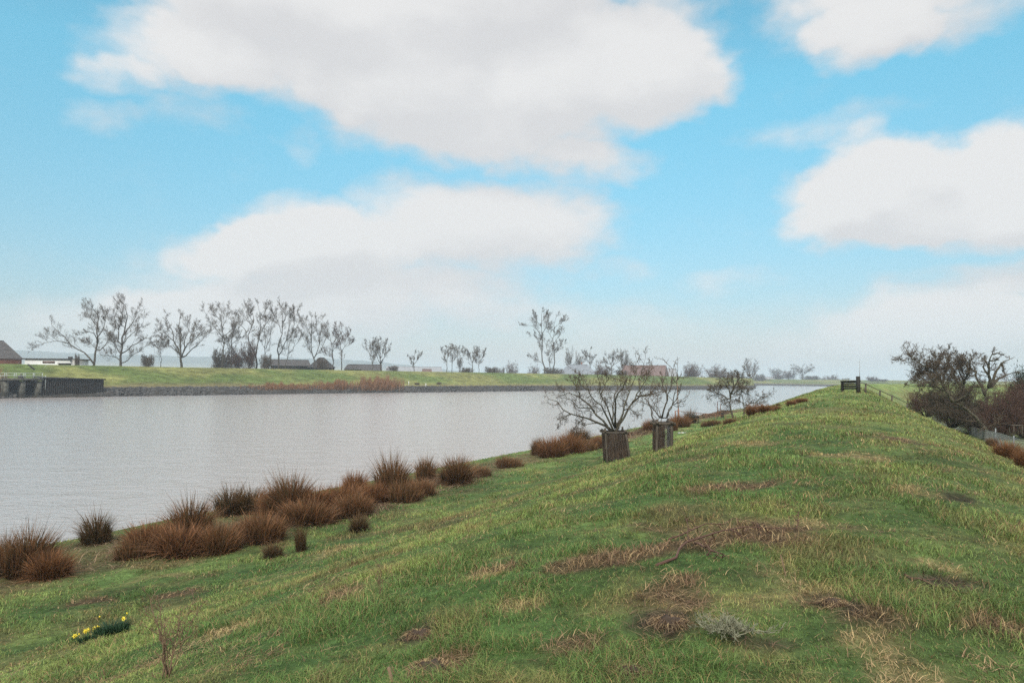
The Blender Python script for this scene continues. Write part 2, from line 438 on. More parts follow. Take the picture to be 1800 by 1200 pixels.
# ------------------------------------------------------------------ water
m, nt, out = new_mat('river_water'); L = nt.links.new
b = N(nt, 'ShaderNodeBsdfPrincipled'); b.inputs['Base Color'].default_value = (.335, .30, .283, 1)
b.inputs['Roughness'].default_value = .16; b.inputs['Specular IOR Level'].default_value = .36; b.inputs['IOR'].default_value = 1.33
tc = N(nt, 'ShaderNodeTexCoord'); last = None
for sc, stre, dist, rot in ((1.5, (1, 1.6, 1), .035, .5), (.33, (1, 1.7, 1), .06, .2), (6, (1, 1.3, 1), .012, .9)):
    mp = N(nt, 'ShaderNodeMapping'); mp.inputs['Scale'].default_value = stre; mp.inputs['Rotation'].default_value = (0, 0, rot)
    L(tc.outputs['Object'], mp.inputs[0])
    nz = N(nt, 'ShaderNodeTexNoise'); nz.inputs['Scale'].default_value = sc; nz.inputs['Detail'].default_value = 4; nz.inputs['Distortion'].default_value = .4
    L(mp.outputs[0], nz.inputs['Vector'])
    bp = N(nt, 'ShaderNodeBump'); bp.inputs['Strength'].default_value = 1; bp.inputs['Distance'].default_value = dist * 2.2
    L(nz.outputs[0], bp.inputs['Height'])
    if last: L(last, bp.inputs['Normal'])
    last = bp.outputs[0]
L(last, b.inputs['Normal']); L(b.outputs[0], out.inputs[0])
q = MB(); q.add([[-1500, -300, 0], [1200, -300, 0], [1200, 1300, 0], [-1500, 1300, 0]], [[0, 1, 2, 3]])
tag(q.build('water', m), kind='structure')

# ------------------------------------------------------------------ grass on the near dike
def polar(n, r0, r1, half, g):
    r = r0 * (r1 / r0) ** g.random(n); a = (g.random(n) * 2 - 1) * half
    return r * np.sin(a), r * np.cos(a), r
def grass(n=1000000):
    g = np.random.default_rng(11)
    x, y, r = polar(n, 2.2, 110, R(56), g)
    u, v = uv(x, y); u = ueff(u, v)
    keep = (u > -20.9) & (u < 9.5) & (v < 180)
    p = patches(x, y); bare = np.maximum(np.maximum(p['brown'] * .72, p['mud'] * .9), p['straw'] * .45)
    n4 = fbm(x + 5, y + 5, 2.5, 3) - .5
    reed = sstep(-15.2, -16.4, u + n4 * 2.0) * (1 - sstep(-18.6, -19.6, u + n4 * 2.5))
    keep &= g.random(n) > np.maximum(bare, reed * .6)
    x, y, r, u = x[keep], y[keep], r[keep], u[keep]; n = len(x)
    c = turf_colour(x, y, u)
    big = sstep(.40, .68, fbm(x + 3, y - 8, .8, 3))
    h = (.028 + .065 * big) * (.45 + g.random(n) ** 1.4 * 1.3) * (1 + .15 * sstep(8, 40, r)) * (1 - .35 * sstep(-13, -19, u))
    w = np.maximum(.0034, .00078 * r) * (.7 + .6 * g.random(n))
    th = fbm(x, y, 1.2, 2) * 14 + g.normal(0, 1.7, n)
    ln = h * (.45 + 1.0 * g.random(n))
    lean = np.stack([np.cos(th) * ln, np.sin(th) * ln, np.zeros(n)], 1)
    rv = g.random(n)
    c = c * (.46 + 1.25 * g.random(n) ** 1.15)[:, None]
    c = np.where((rv < .10)[:, None], STRAW * (.55 + .7 * g.random(n))[:, None], c)
    c = np.where((rv > .94)[:, None], BROWN * (.7 + .8 * g.random(n))[:, None], c)
    b = np.stack([x, y, HN(x, y) - .012], 1)
    return blades(b, h, lean, w, c, c * np.array([1.25, 1.12, .9]), g)
v, q, t, c = grass()
tag(mesh_np('grass', v, [q, t], M_blade, c), 'short matted winter grass covering the dike', 'grass', kind='stuff')

def straw_mat():
    """dead stalks lying on the patches and along the flood line"""
    g = np.random.default_rng(5)
    x, y, r = polar(430000, 2.3, 120, R(56), g)
    u, v = uv(x, y); u = ueff(u, v); p = patches(x, y)
    n4 = fbm(x + 5, y + 5, 2.5, 3) - .5
    reed = sstep(-15.4, -16.4, u + n4 * 2.0) * (1 - sstep(-18.4, -19.6, u + n4 * 2.5))
    reed *= .35 + .65 * sstep(.42, .55, fbm(x, y + 60, 4, 2))
    wgt = np.maximum(np.maximum(p['brown'], p['straw']), np.maximum(p['mud'] * .35, reed * .75))
    wgt = np.maximum(wgt, .04 + .55 * sstep(.635, .70, fbm(x + 8, y + 3, .62, 3)))
    k = (g.random(len(x)) < wgt * .62) & (u > -20.8) & (u < 9.5) & (v < 150)
    x, y, r, u = x[k], y[k], r[k], u[k]; n = len(x); p = {a: b_[k] for a, b_ in p.items()}; reed = reed[k]
    h = .012 + .05 * g.random(n) ** 2 + .03 * reed + .09 * p['brown'] * g.random(n) ** 2 * sstep(.42, .6, fbm(x + 2, y, .5, 2))
    ln = (.05 + .13 * g.random(n) ** 1.5) * (1 + reed * 1.2) * (1 - .35 * p['straw'])
    th = g.random(n) * 6.283
    lean = np.stack([np.cos(th) * ln, np.sin(th) * ln, np.zeros(n)], 1)
    lx, ly = x + lean[:, 0], y + lean[:, 1]
    z0 = HN(x, y); lean[:, 2] = HN(lx, ly) - z0
    w = np.maximum(.0045, .0009 * r) * (.7 + .7 * g.random(n))
    c = BROWN * 1.25 + (STRAW - BROWN) * (g.random(n) ** 2.0)[:, None]
    c = lerp(c, STRAW * 1.1, .7 * p['straw']); c = lerp(c, MUD, .55 * p['mud'])
    c = lerp(c, np.array([.20, .14, .095]), .6 * reed) * (.55 + .8 * g.random(n))[:, None]
    return blades(np.stack([x, y, z0 + .004], 1), h, lean, w, c, None, g, .05)
v, q, t, c = straw_mat()
tag(mesh_np('dead_straw', v, [q, t], M_straw, c), 'matted brown dead stalks lying over bare patches and flood line', 'straw', kind='stuff')

def reed_litter(n=60000):
    """flattened brown rush stalks lying in a ragged band along the shore"""
    g = np.random.default_rng(23)
    v = 3 + 110 * g.random(n) ** 1.7; c0 = -17.2 + (fbm(v, v * 0, 9, 2) - .5) * 3.0
    u = c0 + g.normal(0, 1.0, n); k = (g.random(n) < sstep(.36, .52, fbm(v, v * 0 + 9, 13, 2) + .10 * (v < 32))) & (u > -20.8)
    u, v = u[k], v[k]; n = len(u); x, y = xy(u, v); r = np.hypot(x, y)
    clump = sstep(.4, .62, fbm(x + 3, y, 1.3, 2)); h = (.05 + .30 * clump * g.random(n)) * (.4 + .9 * g.random(n))
    ln = .25 + .55 * g.random(n); th = fbm(x, y, 2.0, 2) * 12 + g.normal(0, .8, n)
    lean = np.stack([np.cos(th) * ln, np.sin(th) * ln, 0 * th], 1)
    c = np.array([.15, .085, .050]) * (.35 + 1.0 * g.random(n))[:, None]
    c = np.where((g.random(n) < .18)[:, None], np.array([.34, .24, .15]) * (.6 + .5 * g.random(n))[:, None], c)
    return blades(np.stack([x, y, HN(x, y)], 1), h, lean, np.maximum(.010, .0007 * r) * (.7 + .7 * g.random(n)), c, None, g, .12)
v, q, t, c = reed_litter()
tag(mesh_np('dead_rushes', v, [q, t], M_straw, c), 'flattened brown rush litter in a ragged band along the near shore', 'dead rushes', kind='stuff')

# ------------------------------------------------------------------ riprap of the far bank
def rock_proto(g):
    ph = (1 + 5 ** .5) / 2
    v = np.array([[-1, ph, 0], [1, ph, 0], [-1, -ph, 0], [1, -ph, 0], [0, -1, ph], [0, 1, ph], [0, -1, -ph], [0, 1, -ph], [ph, 0, -1], [ph, 0, 1], [-ph, 0, -1], [-ph, 0, 1]]) / 1.9
    f = np.array([[0, 11, 5], [0, 5, 1], [0, 1, 7], [0, 7, 10], [0, 10, 11], [1, 5, 9], [5, 11, 4], [11, 10, 2], [10, 7, 6], [7, 1, 8], [3, 9, 4], [3, 4, 2], [3, 2, 6], [3, 6, 8], [3, 8, 9], [4, 9, 5], [2, 4, 11], [6, 2, 10], [8, 6, 7], [9, 8, 1]])
    return v, f
def riprap(n=9000):
    g = np.random.default_rng(2); v0, f0 = rock_proto(g)
    s = 30 + g.random(n) ** 1.0 * 268
    t = g.random(n) * .155 - .01
    s = np.where(np.abs(s - 85) < 9, s + 30, s)
    p = bank_pt(s, t); p[:, 2] -= .02
    sc = (.16 + .30 * g.random((n, 1))) * (.7 + .6 * g.random((n, 3))) * np.array([1.2, 1.2, .8])
    a = g.random(n) * 6.28; ca, sa = np.cos(a), np.sin(a)
    q = v0[None] * (1 + .25 * (g.random((n, 12, 1)) - .5)) * sc[:, None]
    q = np.stack([q[..., 0] * ca[:, None] - q[..., 1] * sa[:, None], q[..., 0] * sa[:, None] + q[..., 1] * ca[:, None], q[..., 2]], -1) + p[:, None]
    return q.reshape(-1, 3), (np.arange(n)[:, None, None] * 12 + f0).reshape(-1, 3)
v, f = riprap()
tag(mesh_np('riprap', v, [f], M_stone), 'dark stone riprap along the waterline of the opposite bank', 'stones', kind='stuff')
# orange reeds growing out of the riprap, where they stand in the photograph
def bank_s(px):
    cols = W[:, 0] / W[:, 1] * F + 900
    return float(np.interp(px, cols[:NS * 12], np.arange(NS * 12)))
def reeds(px0, px1, n, h, t0, t1, seed):
    g = np.random.default_rng(seed)
    s = bank_s(px0) + (bank_s(px1) - bank_s(px0)) * (.5 + .24 * np.clip(g.normal(0, 1, n), -2.6, 2.6)); t = t0 + (t1 - t0) * g.random(n)
    p = bank_pt(s, t); hh = h * (.5 + .6 * g.random(n)); th = g.random(n) * 6.28
    lean = np.stack([np.cos(th), np.sin(th), 0 * th], 1) * (hh * (.1 + .25 * g.random(n)))[:, None]; hh = hh * (.45 + .9 * vnoise(s * 1.7, s * 0 + seed))
    c = np.array([.30, .155, .075]) * (.5 + .8 * g.random(n))[:, None]
    return blades(p, hh, lean, .05 + .05 * g.random(n), c * .7, c * 1.15, g)
for args, lab in (((560, 622, 2600, 2.4, .05, .16, 1), 'low fringe of rust brown reeds on the riprap below the dark barn roofs'),
                  ((634, 702, 4200, 3.6, .03, .22, 2), 'tall pale orange reed bed on the riprap, biggest one on the opposite bank'),
                  ((440, 560, 2600, 1.6, .05, .16, 3), 'thin brown reeds on the riprap below the row of bare trees'),
                  ((-40, 9, 1800, 4.6, .05, .22, 4), 'tall orange reeds beside the sluice at the picture edge')):
    v, q, t, c = reeds(*args)
    tag(mesh_np('reed_bed', v, [q, t], M_rush, c), lab, 'reeds', 'reed beds of the opposite bank', 'stuff')
# ------------------------------------------------------------------ bare trees
def resample(p, k):
    p = np.asarray(p, float); d = np.r_[0, np.cumsum(np.linalg.norm(np.diff(p, axis=0), axis=1))]
    t = np.linspace(0, d[-1], k)
    return np.stack([np.interp(t, d, p[:, i]) for i in range(3)], 1), d[-1]
def sprout(Pp, Lp, Rp, c, tmin, ratio, spread, up, curl, g, K=5, lcap=None, rr=.5, tip=True):
    """c shoots on each parent polyline; returns shoots, their lengths and radii"""
    n, Kp = Pp.shape[:2]
    t = tmin + (1 - tmin) * (np.arange(c)[None] + g.random((n, c))) / c
    if tip: t[:, -1] = 1.0
    s = t * (Kp - 1); i = np.minimum(s.astype(int), Kp - 2); f = (s - i)[..., None]
    r_ = np.arange(n)[:, None]
    a = Pp[r_, i]; b = Pp[r_, i + 1]
    start = a * (1 - f) + b * f; tan = nrm(b - a)
    rnd = nrm(g.normal(size=(n, c, 3)))
    perp = nrm(rnd - (rnd * tan).sum(-1, keepdims=True) * tan)
    d = nrm(tan * (1 - .4 * spread) + perp * spread * (.6 + .7 * g.random((n, c, 1))) + np.array([0, 0, up]))
    Lb = np.broadcast_to(np.asarray(Lp)[:, None], (n, c))
    if lcap: Lb = np.minimum(Lb, lcap)
    Ln = Lb * ratio * (1.12 - .55 * t) * (.65 + .6 * g.random((n, c)))
    q = np.arange(K) / (K - 1)
    cv = nrm(g.normal(size=(n, c, 3))) * curl + np.array([0, 0, up * .6])
    pts = start[:, :, None] + d[:, :, None] * (Ln[..., None, None] * q[None, None, :, None]) + cv[:, :, None] * (Ln[..., None, None] * (q ** 2)[None, None, :, None])
    wob = g.normal(size=(n, c, K, 3)) * (Ln[..., None, None] * .05); wob[:, :, 0] = 0
    pts = pts + wob
    Rr = np.broadcast_to(np.asarray(Rp)[:, None], (n, c)) * rr
    return pts.reshape(n * c, K, 3), Ln.ravel(), Rr.ravel()
def segs(Pp, R0, R1, sides=3):
    n, K = Pp.shape[:2]
    q = np.linspace(0, 1, K)
    r = np.asarray(R0)[:, None] * (1 - q) + np.asarray(R1)[:, None] * q
    return tubes(Pp[:, :-1].reshape(-1, 3), Pp[:, 1:].reshape(-1, 3), r[:, :-1].ravel(), r[:, 1:].ravel(), sides)
def tree_meshes(limbs, root, levels, mats, g, names=('trunk', 'crown'), twig=None):
    """limbs: list of (radius, points local to the root). levels: list of dicts for sprout()"""
    mb = MB(); K = 9
    PP, LL, RR = [], [], []
    for r0, p in limbs:
        q, ln = resample(p, K)
        q[1:-1] += g.normal(size=(K - 2, 3)) * ln * .012
        rad = r0 * (1 - .8 * np.linspace(0, 1, K) ** .75)
        mb.tube(q, rad, 6, True)
        PP.append(q); LL.append(ln); RR.append(r0 * .42)
    PP, LL, RR = np.array(PP), np.array(LL), np.array(RR)
    mb.build(names[0], mats[0], root, smooth=True)
    vs, fs, n0 = [], [], 0
    for li, lv in enumerate(levels):
        lv = dict(lv); rmin = lv.pop('r'); sides = lv.pop('sides', 3)
        PP, LL, RR = sprout(PP, LL, RR, g=g, **lv)
        RR = np.maximum(RR, rmin)
        v, f = segs(PP, RR, np.maximum(RR * .45, rmin * .7), sides)
        vs.append(v); fs.append(f + n0); n0 += len(v)
    mesh_np(names[1], np.concatenate(vs), [np.concatenate(fs)], mats[1], None, root)
def px_limbs(limbs, base, D, r0, g, depth=.55, rlimb=.6):
    """limbs drawn in the photograph's pixels, set in space at distance D with their own depth"""
    root = P(base[0], base[1], D); out = []; known = []
    for i, lb in enumerate(limbs):
        rf = 1.0 if i == 0 else rlimb
        if not isinstance(lb[0], tuple): rf, lb = lb[0], lb[1:]
        off0 = 0
        if i and known:
            kp = np.array([k[0] for k in known]); d = np.hypot(kp[:, 0] - lb[0][0], kp[:, 1] - lb[0][1])
            j = d.argmin()
            off0 = known[j][1]
            if d[j] > .6: lb = [known[j][0]] + list(lb)          # every limb starts on an earlier one
        k = g.uniform(-depth, depth) if i else g.uniform(-.1, .1)
        ps = []; acc = 0; last = lb[0]
        pp, _ = resample([(x, y, 0) for x, y in lb], max(len(lb), 6))
        for x, y, _z in pp:
            acc += math.hypot(x - last[0], y - last[1]); last = (x, y)
            o = off0 + k * acc * D / F
            known.append(((x, y), o)); ps.append(P(x, y, D + o) - root)
        out.append((r0 * rf, np.array(ps)))
    p0 = out[0][1][0].copy(); p0[2] -= .9
    if D > 120: p0[2] = min(p0[2], far_z(base[0], D) - root[2] - .5)
    out[0] = (out[0][0], np.vstack([p0, out[0][1]]))
    return root, out
FAR_LV = [dict(c=5, tmin=.22, ratio=.62, spread=.52, up=.22, curl=.12, lcap=9, r=.036, rr=.5),
          dict(c=6, tmin=.15, ratio=.56, spread=.62, up=.20, curl=.12, r=.023, rr=.5),
          dict(c=6, tmin=.12, ratio=.60, spread=.66, up=.15, curl=.15, r=.0150, rr=.55, K=4),
          dict(c=8, tmin=.12, ratio=.74, spread=.7, up=.10, curl=.15, r=.0090, rr=.6, K=3)]
def px_tree(label, base, D, limbs, r0, seed, levels=FAR_LV, mats=None, group=None, name='bare_tree', cat='tree', depth=.55, rlimb=.6):
    g = np.random.default_rng(seed)
    root, lm = px_limbs(limbs, base, D, r0, g, depth, rlimb)
    t = thing(name, label, cat, root, group)
    tree_meshes(lm, t, levels, mats or (M_bark, M_twig), g)
    return t
CR = np.array([(p, e) for p, d, e in BK] + [(1345, 820), (1395, 810), (1470, 780), (1560, 740), (1700, 690)])
def far_z(px, D):
    """ground level behind the far dike"""
    return float(np.interp(1 + (D / crest_d(px) - 1) * 6, TT, ZT))
def crest_d(px): return float(np.interp(px, CR[:, 0], CR[:, 1]))
ROW = 'bare trees standing in a row behind the far dike'
T = []
T.append(('wide leaning bare tree with one long limb sweeping low over the flat shed', (164, 638), [
    [(164, 638), (166, 629), (170, 618), (171.5, 610), (171.5, 599), (174, 586), (170.5, 573), (172, 555), (165, 545)],
    [.72, (164, 636), (152, 621), (136, 614), (123, 604.5), (112, 592.6), (103, 586), (92, 573)],
    [.45, (123, 604.5), (103, 599), (82.5, 601), (66, 606)], [.5, (171, 599), (166, 584), (156, 582.5), (146, 588)],
    [.5, (171, 595), (181.5, 579), (185, 560.5), (183, 548)], [.55, (171.5, 621), (183, 608), (196, 592), (202, 581)], [.4, (171, 575), (160, 560), (150, 550)], [.35, (172, 615), (160, 604), (150, 606)]], .42))
T.append(('tallest round-crowned bare tree at the end of the row, branching low', (212.7, 638), [
    [(212.7, 638), (212.7, 617), (214.5, 602.7), (216.4, 591.7), (220, 575), (222, 555), (220, 540)],
    [.55, (209, 608), (208, 588), (209, 573), (203.5, 562), (194, 553)], [.6, (216, 592), (224, 579), (236.5, 562), (240, 549)],
    [.5, (211, 573), (216, 555), (214.5, 535)], [.55, (215.5, 628), (220, 615.5), (240, 602.7), (257, 595), (270, 592)],
    [.5, (210, 619), (204.5, 608), (196, 599), (190, 590)], [.45, (210, 631), (198, 625.6), (187, 624)],
    [.4, (216, 600), (230, 588), (247, 574), (252, 566)], [.4, (209, 580), (198, 572), (188, 566)], [.4, (220, 637), (231, 626.5), (246, 614), (258, 607)]], .48))
T.append(('low broad bare tree with a short thick trunk fanning into five limbs', (320, 641), [
    [(320, 641), (319, 630), (318, 620), (316, 612), (319, 596), (314, 580), (316, 566)],
    [.7, (319, 630), (317, 624), (306, 600), (304, 586), (300, 572), (296, 566)], [.4, (316, 621), (310, 616), (298, 608), (288, 600)],
    [.6, (321, 628), (323, 614), (332, 600), (344, 594), (356, 584), (362, 575)], [.6, (322, 630), (338, 614), (350, 602), (364, 588)],
    [.5, (323, 614), (326, 596), (332, 580), (334, 566)], [.4, (332, 600), (338, 584), (346, 570)], [.35, (306, 600), (292, 588), (284, 574)]], .52))
T.append(('tall bare tree with one straight stem rising out of dark scrub', (391, 643), [
    [(391, 643), (393, 612), (393, 594), (390, 576), (388, 560), (389, 545)], [.5, (391, 594), (380, 578), (368, 562), (362, 552)],
    [.5, (393, 592), (402, 584), (412, 574), (418, 566)], [.5, (390, 576), (398, 560), (400, 548)], [.4, (389, 566), (380, 554), (374, 547)], [.3, (393, 604), (404, 596), (412, 590)]], .34))
T.append(('stout ivy-wrapped bare stem inside the dark scrub clump', (406, 643), [
    [(406, 643), (406, 620), (406, 600), (406, 582)], [.5, (406, 606), (416, 598), (424, 596)], [.5, (406, 612), (396, 602), (390, 600)], [.4, (406, 596), (412, 588), (416, 580)]], .36))
T.append(('broad bare tree with twin crooked stems, highest crown above the scrub', (450, 643.5), [
    [(450, 643.5), (449, 622), (438, 596), (434, 586), (440, 575), (446, 568), (444, 550)], [.45, (434, 586), (428, 576), (418, 568), (414, 556)],
    [.7, (450, 624), (456, 596), (460, 576), (458, 560), (454, 538)], [.5, (460, 580), (470, 566), (478, 552)], [.45, (442, 572), (432, 560), (428, 548)], [.4, (458, 562), (466, 548), (470, 540)], [.4, (446, 566), (436, 552), (438, 542)]], .42))
T.append(('slim bare tree with two upright stems beside the broad twin-stemmed one', (463, 644), [
    [(463, 644), (468, 610), (464, 586), (466, 566)], [.6, (468, 610), (476, 590), (477, 570), (480, 556)], [.4, (467, 614), (458, 600), (452, 592)]], .26))
T.append(('bare tree of many upright S-shaped limbs on a short trunk', (490, 644.5), [
    [(490, 644.5), (490, 624), (487, 608), (494, 588), (497, 566), (495, 545)], [.65, (491, 624), (500, 604), (508, 590), (520, 578), (527, 560)],
    [.5, (504, 598), (510, 566), (510, 548)], [.4, (496, 584), (488, 566), (486, 552)], [.4, (514, 584), (518, 564), (518, 550)], [.4, (500, 566), (504, 552), (503, 543)]], .4))
T.append(('thin slanting bare tree leaning away from its S-limbed neighbour', (500, 645), [
    [(500, 645), (506, 620), (520, 606), (530, 596)], [.5, (506, 620), (508, 604), (516, 592)]], .22))
T.append(('fan-shaped bare tree above the gabled barn roof', (553, 646.5), [
    [(553, 646.5), (552, 628), (546, 612), (547, 586), (548, 562)], [.65, (553, 628), (560, 612), (564, 590), (566, 566)], [.45, (552, 628), (542, 612), (536, 600), (532, 590)],
    [.5, (556, 624), (566, 614), (572, 596), (576, 576)], [.4, (547, 590), (540, 576), (538, 566)], [.4, (562, 600), (556, 580), (556, 564)]], .36))
T.append(('bare tree with brown leaves still clinging, arched side limb', (585, 647.5), [
    [(585, 647.5), (585, 620), (584, 600), (578, 586), (574, 578)], [.5, (586, 630), (574, 620), (567, 618)], [.6, (585, 604), (592, 592), (592, 578)], [.4, (585, 615), (596, 606), (600, 600)]], .3))
T.append(('narrow bare tree with brown leaves, last of the tall row', (600, 648), [
    [(600, 648), (600, 616), (598, 600), (600, 578)], [.6, (600, 616), (610, 604), (616, 586)], [.4, (599, 606), (592, 596), (590, 588)], [.4, (606, 610), (616, 606), (620, 600)]], .27))
T.append(('slim young bare tree between the round-crowned tree and the fan of five limbs', (283, 639), [
    [(283, 639), (283, 622), (284, 608), (286, 598)], [.6, (283, 622), (278, 612), (272, 606)], [.6, (284, 614), (292, 606), (296, 602)]], .15))
T.append(('small bare tree with crossing stems in front of the long dark roof', (655, 649), [
    [(655, 649), (653, 630), (648, 618), (645, 610)], [.6, (655, 640), (660, 624), (664, 610)], [.5, (652, 626), (654, 612), (656, 604)]], .26))
T.append(('vase-shaped bare tree rising above the long dark roof', (669, 650), [
    [(669, 650), (669, 636), (668, 622), (670, 598)], [.6, (669, 638), (660, 624), (658, 608)], [.6, (669, 638), (678, 624), (684, 610)], [.5, (669, 632), (674, 614), (677, 602)], [.4, (668, 630), (663, 614), (664, 602)]], .34))
T.append(('small round bare tree behind the long grey roof', (728, 650), [
    [(728, 650), (728, 638), (727, 630), (728, 624)], [.6, (728, 640), (722, 632), (719, 628)], [.6, (728, 640), (735, 632), (738, 626)]], .26))
T.append(('bare tree with two upright stems near the red gabled hut', (786, 652), [
    [(786, 652), (785, 636), (788, 622), (786, 612)], [.6, (785, 636), (779, 624), (776, 614)], [.5, (788, 628), (794, 618), (796, 612)]], .28))
T.append(('bare tree beside the two-stemmed one, crown flat on top', (795, 652.5), [
    [(795, 652.5), (795, 634), (797, 620), (798, 612)], [.6, (795, 636), (803, 626), (808, 616)]], .24))
T.append(('one-sided bare tree with dark trunk standing alone on the far dike', (831, 653), [
    [(831, 653), (831, 640), (828, 630), (824, 618)], [.6, (830, 636), (836, 624), (838, 616)], [.5, (828, 630), (820, 624), (818, 620)]], .3))
T.append(('pale slender tree next to the one-sided dark tree', (842, 653), [
    [(842, 653), (842, 636), (843, 622)], [.5, (842, 636), (850, 626), (852, 620)], [.5, (842, 638), (836, 630), (834, 626)]], .2))
T.append(('very tall bare tree with long clear trunk and spreading crown, taller of the two', (957, 656), [
    [(957, 656), (954, 635), (953, 618), (953, 590), (952, 572), (952, 552)], [.45, (953, 596), (946, 580), (936, 572), (924, 574)], [.45, (953, 588), (960, 576), (964, 562)],
    [.4, (955, 640), (944, 631), (932, 628.5)], [.4, (952, 574), (943, 564), (938, 556)], [.35, (953, 610), (944, 596), (938, 590)], [.35, (952, 566), (958, 556), (961, 550)]], .52))
T.append(('second very tall bare tree, crown narrower than its taller neighbour', (971.5, 657), [
    [(971.5, 657), (972, 638), (973.6, 618), (971, 590), (975, 570), (977, 558)], [.5, (972, 606), (982, 592), (988, 580)], [.4, (971, 596), (964, 584), (966, 572)], [.4, (973, 624), (983, 612), (990, 606)], [.4, (975, 575), (985, 568), (990, 562)]], .46))
T.append(('thin crooked stem leaning between the two very tall bare trees', (968, 655), [
    [(968, 655), (966, 636), (966, 623), (961, 608), (958, 602)], [.6, (966, 628), (972, 616), (970, 606)]], .3))
T.append(('bare tree behind the bluish hipped house', (1037, 657), [
    [(1037, 657), (1037, 640), (1036, 626), (1037, 616)], [.6, (1037, 640), (1030, 628), (1028, 622)], [.5, (1037, 638), (1044, 628)]], .36))
T.append(('bushy bare tree between the bluish house and the red barn roof', (1075, 658), [
    [(1075, 658), (1074, 644), (1070, 632), (1066, 626)], [.7, (1075, 646), (1082, 634), (1084, 622)], [.6, (1073, 640), (1066, 638), (1062, 634)], [.6, (1076, 642), (1090, 634), (1093, 624)], [.5, (1078, 640), (1076, 626)]], .4))
for i, (lab, base, limbs, r0) in enumerate(T):
    D = crest_d(base[0]) * (1.03 if base[0] < 1000 else 1.12)
    leafy = 'leaves' in lab
    k = max(1.0, D / 230)
    lv = [dict(l, r=l['r'] * k) for l in FAR_LV]
    lv[0]['lcap'] = 8 if i not in (14, 15, 16) else 5
    px_tree(lab, base, D, limbs, r0 * .85, 100 + i, lv, (M_bark, M_twigr if leafy else M_twig), ROW)

# ---------------- trees and scrub farther off: a few kinds, copied
def auto_limbs(h, w, n, trunk, g, r0, lean=.0):
    out = [(r0, np.array([[0, 0, -.6], [0, 0, h * trunk * .6], [g.normal() * .1, g.normal() * .1, h * trunk], [g.normal() * .3, g.normal() * .3, h * .86]]))]
    for i in range(n):
        a = i / n * 6.283 + g.uniform(-.5, .5); z0 = h * trunk * g.uniform(.55, 1.15); reach = w / 2 * g.uniform(.55, .9); top = h * g.uniform(.6, .9)
        d = np.array([math.cos(a), math.sin(a), 0])
        out.append((r0 * .55, np.array([[0, 0, z0], d * reach * .45 + [0, 0, z0 + (top - z0) * .4], d * reach * .85 + [0, 0, z0 + (top - z0) * .78], d * reach + [0, 0, top]])))
    return out
def auto_bush(h, w, n, g, r0):
    out = []
    for i in range(n):
        a = g.uniform(0, 6.283); rr = w / 2 * math.sqrt(g.random()); d = np.array([math.cos(a), math.sin(a), 0])
        top = h * g.uniform(.45, .98) * math.sqrt(max(.15, 1 - (rr / (w / 2)) ** 2 * .75))
        s = d * min(rr * .22, .25)
        out.append((r0, np.array([s + [0, 0, -.3], d * rr * .6 + [0, 0, top * .4], d * rr + [0, 0, top]])))
    return out
def proto(name, label, cat, limbs, levels, mats, seed, group=None, names=('trunk', 'crown')):
    t = thing(name, label, cat, (0, 0, 0), group); tree_meshes(limbs, t, levels, mats, np.random.default_rng(seed), names); return t
HZ = [dict(c=6, tmin=.25, ratio=.52, spread=.75, up=.2, curl=.2, lcap=8, r=.07, rr=.5), dict(c=6, tmin=.15, ratio=.62, spread=.8, up=.12, curl=.2, r=.05, rr=.6, K=4),
      dict(c=6, tmin=.15, ratio=.66, spread=.85, up=.05, curl=.2, r=.036, rr=.6, K=3)]
BU = [dict(c=6, tmin=.2, ratio=.55, spread=.9, up=.12, curl=.3, r=.04, rr=.6, K=4), dict(c=6, tmin=.15, ratio=.62, spread=.9, up=.08, curl=.25, r=.035, rr=.6, K=4), dict(c=4, tmin=.15, ratio=.6, spread=.9, up=.05, curl=.2, r=.028, rr=.6, K=3)]
gq = np.random.default_rng(40)
FARG = 'hazy trees and scrub beyond the river bend'
kinds = {
    'tree': lambda: proto('bare_tree', 'x', 'tree', auto_limbs(16, 15, 7, .3, gq, .34), HZ, (M_bark, M_twig), 1),
    'slim': lambda: proto('bare_tree', 'x', 'tree', auto_limbs(16, 8, 5, .3, gq, .26), HZ, (M_bark, M_twig), 2),
    'dome': lambda: proto('bare_bush', 'x', 'bush', auto_bush(8, 9, 22, gq, .08), [dict(l, r=l['r'] * 1.1) for l in BU], (M_barkg, M_twigr), 3, names=('stems', 'crown')),
    'scrub': lambda: proto('bare_bush', 'x', 'bush', auto_bush(4, 8, 22, gq, .05), BU, (M_barkg, M_twig), 4, names=('stems', 'crown'))}
PR = {}
NAT = {'tree': (16, 15), 'slim': (16, 8), 'dome': (8, 9), 'scrub': (4, 8)}
def place(kind, label, px, top, base, D, wpx=None, group=FARG):
    b = P(px, base, D); b[2] = far_z(px, D); h = P(px, top, D)[2] - b[2]; nh, nw = NAT[kind]
    sz = h / nh; sx = (wpx * D / F / nw) if wpx else sz
    if kind not in PR:
        o = PR[kind] = kinds[kind](); o['label'] = label; o['group'] = group
        o.location = [float(q) for q in b]; o.scale = (sx, sx, sz); return o
    return dup(PR[kind], b, random.Random(px).uniform(0, 6.28), (sx, sx, sz), label, group)
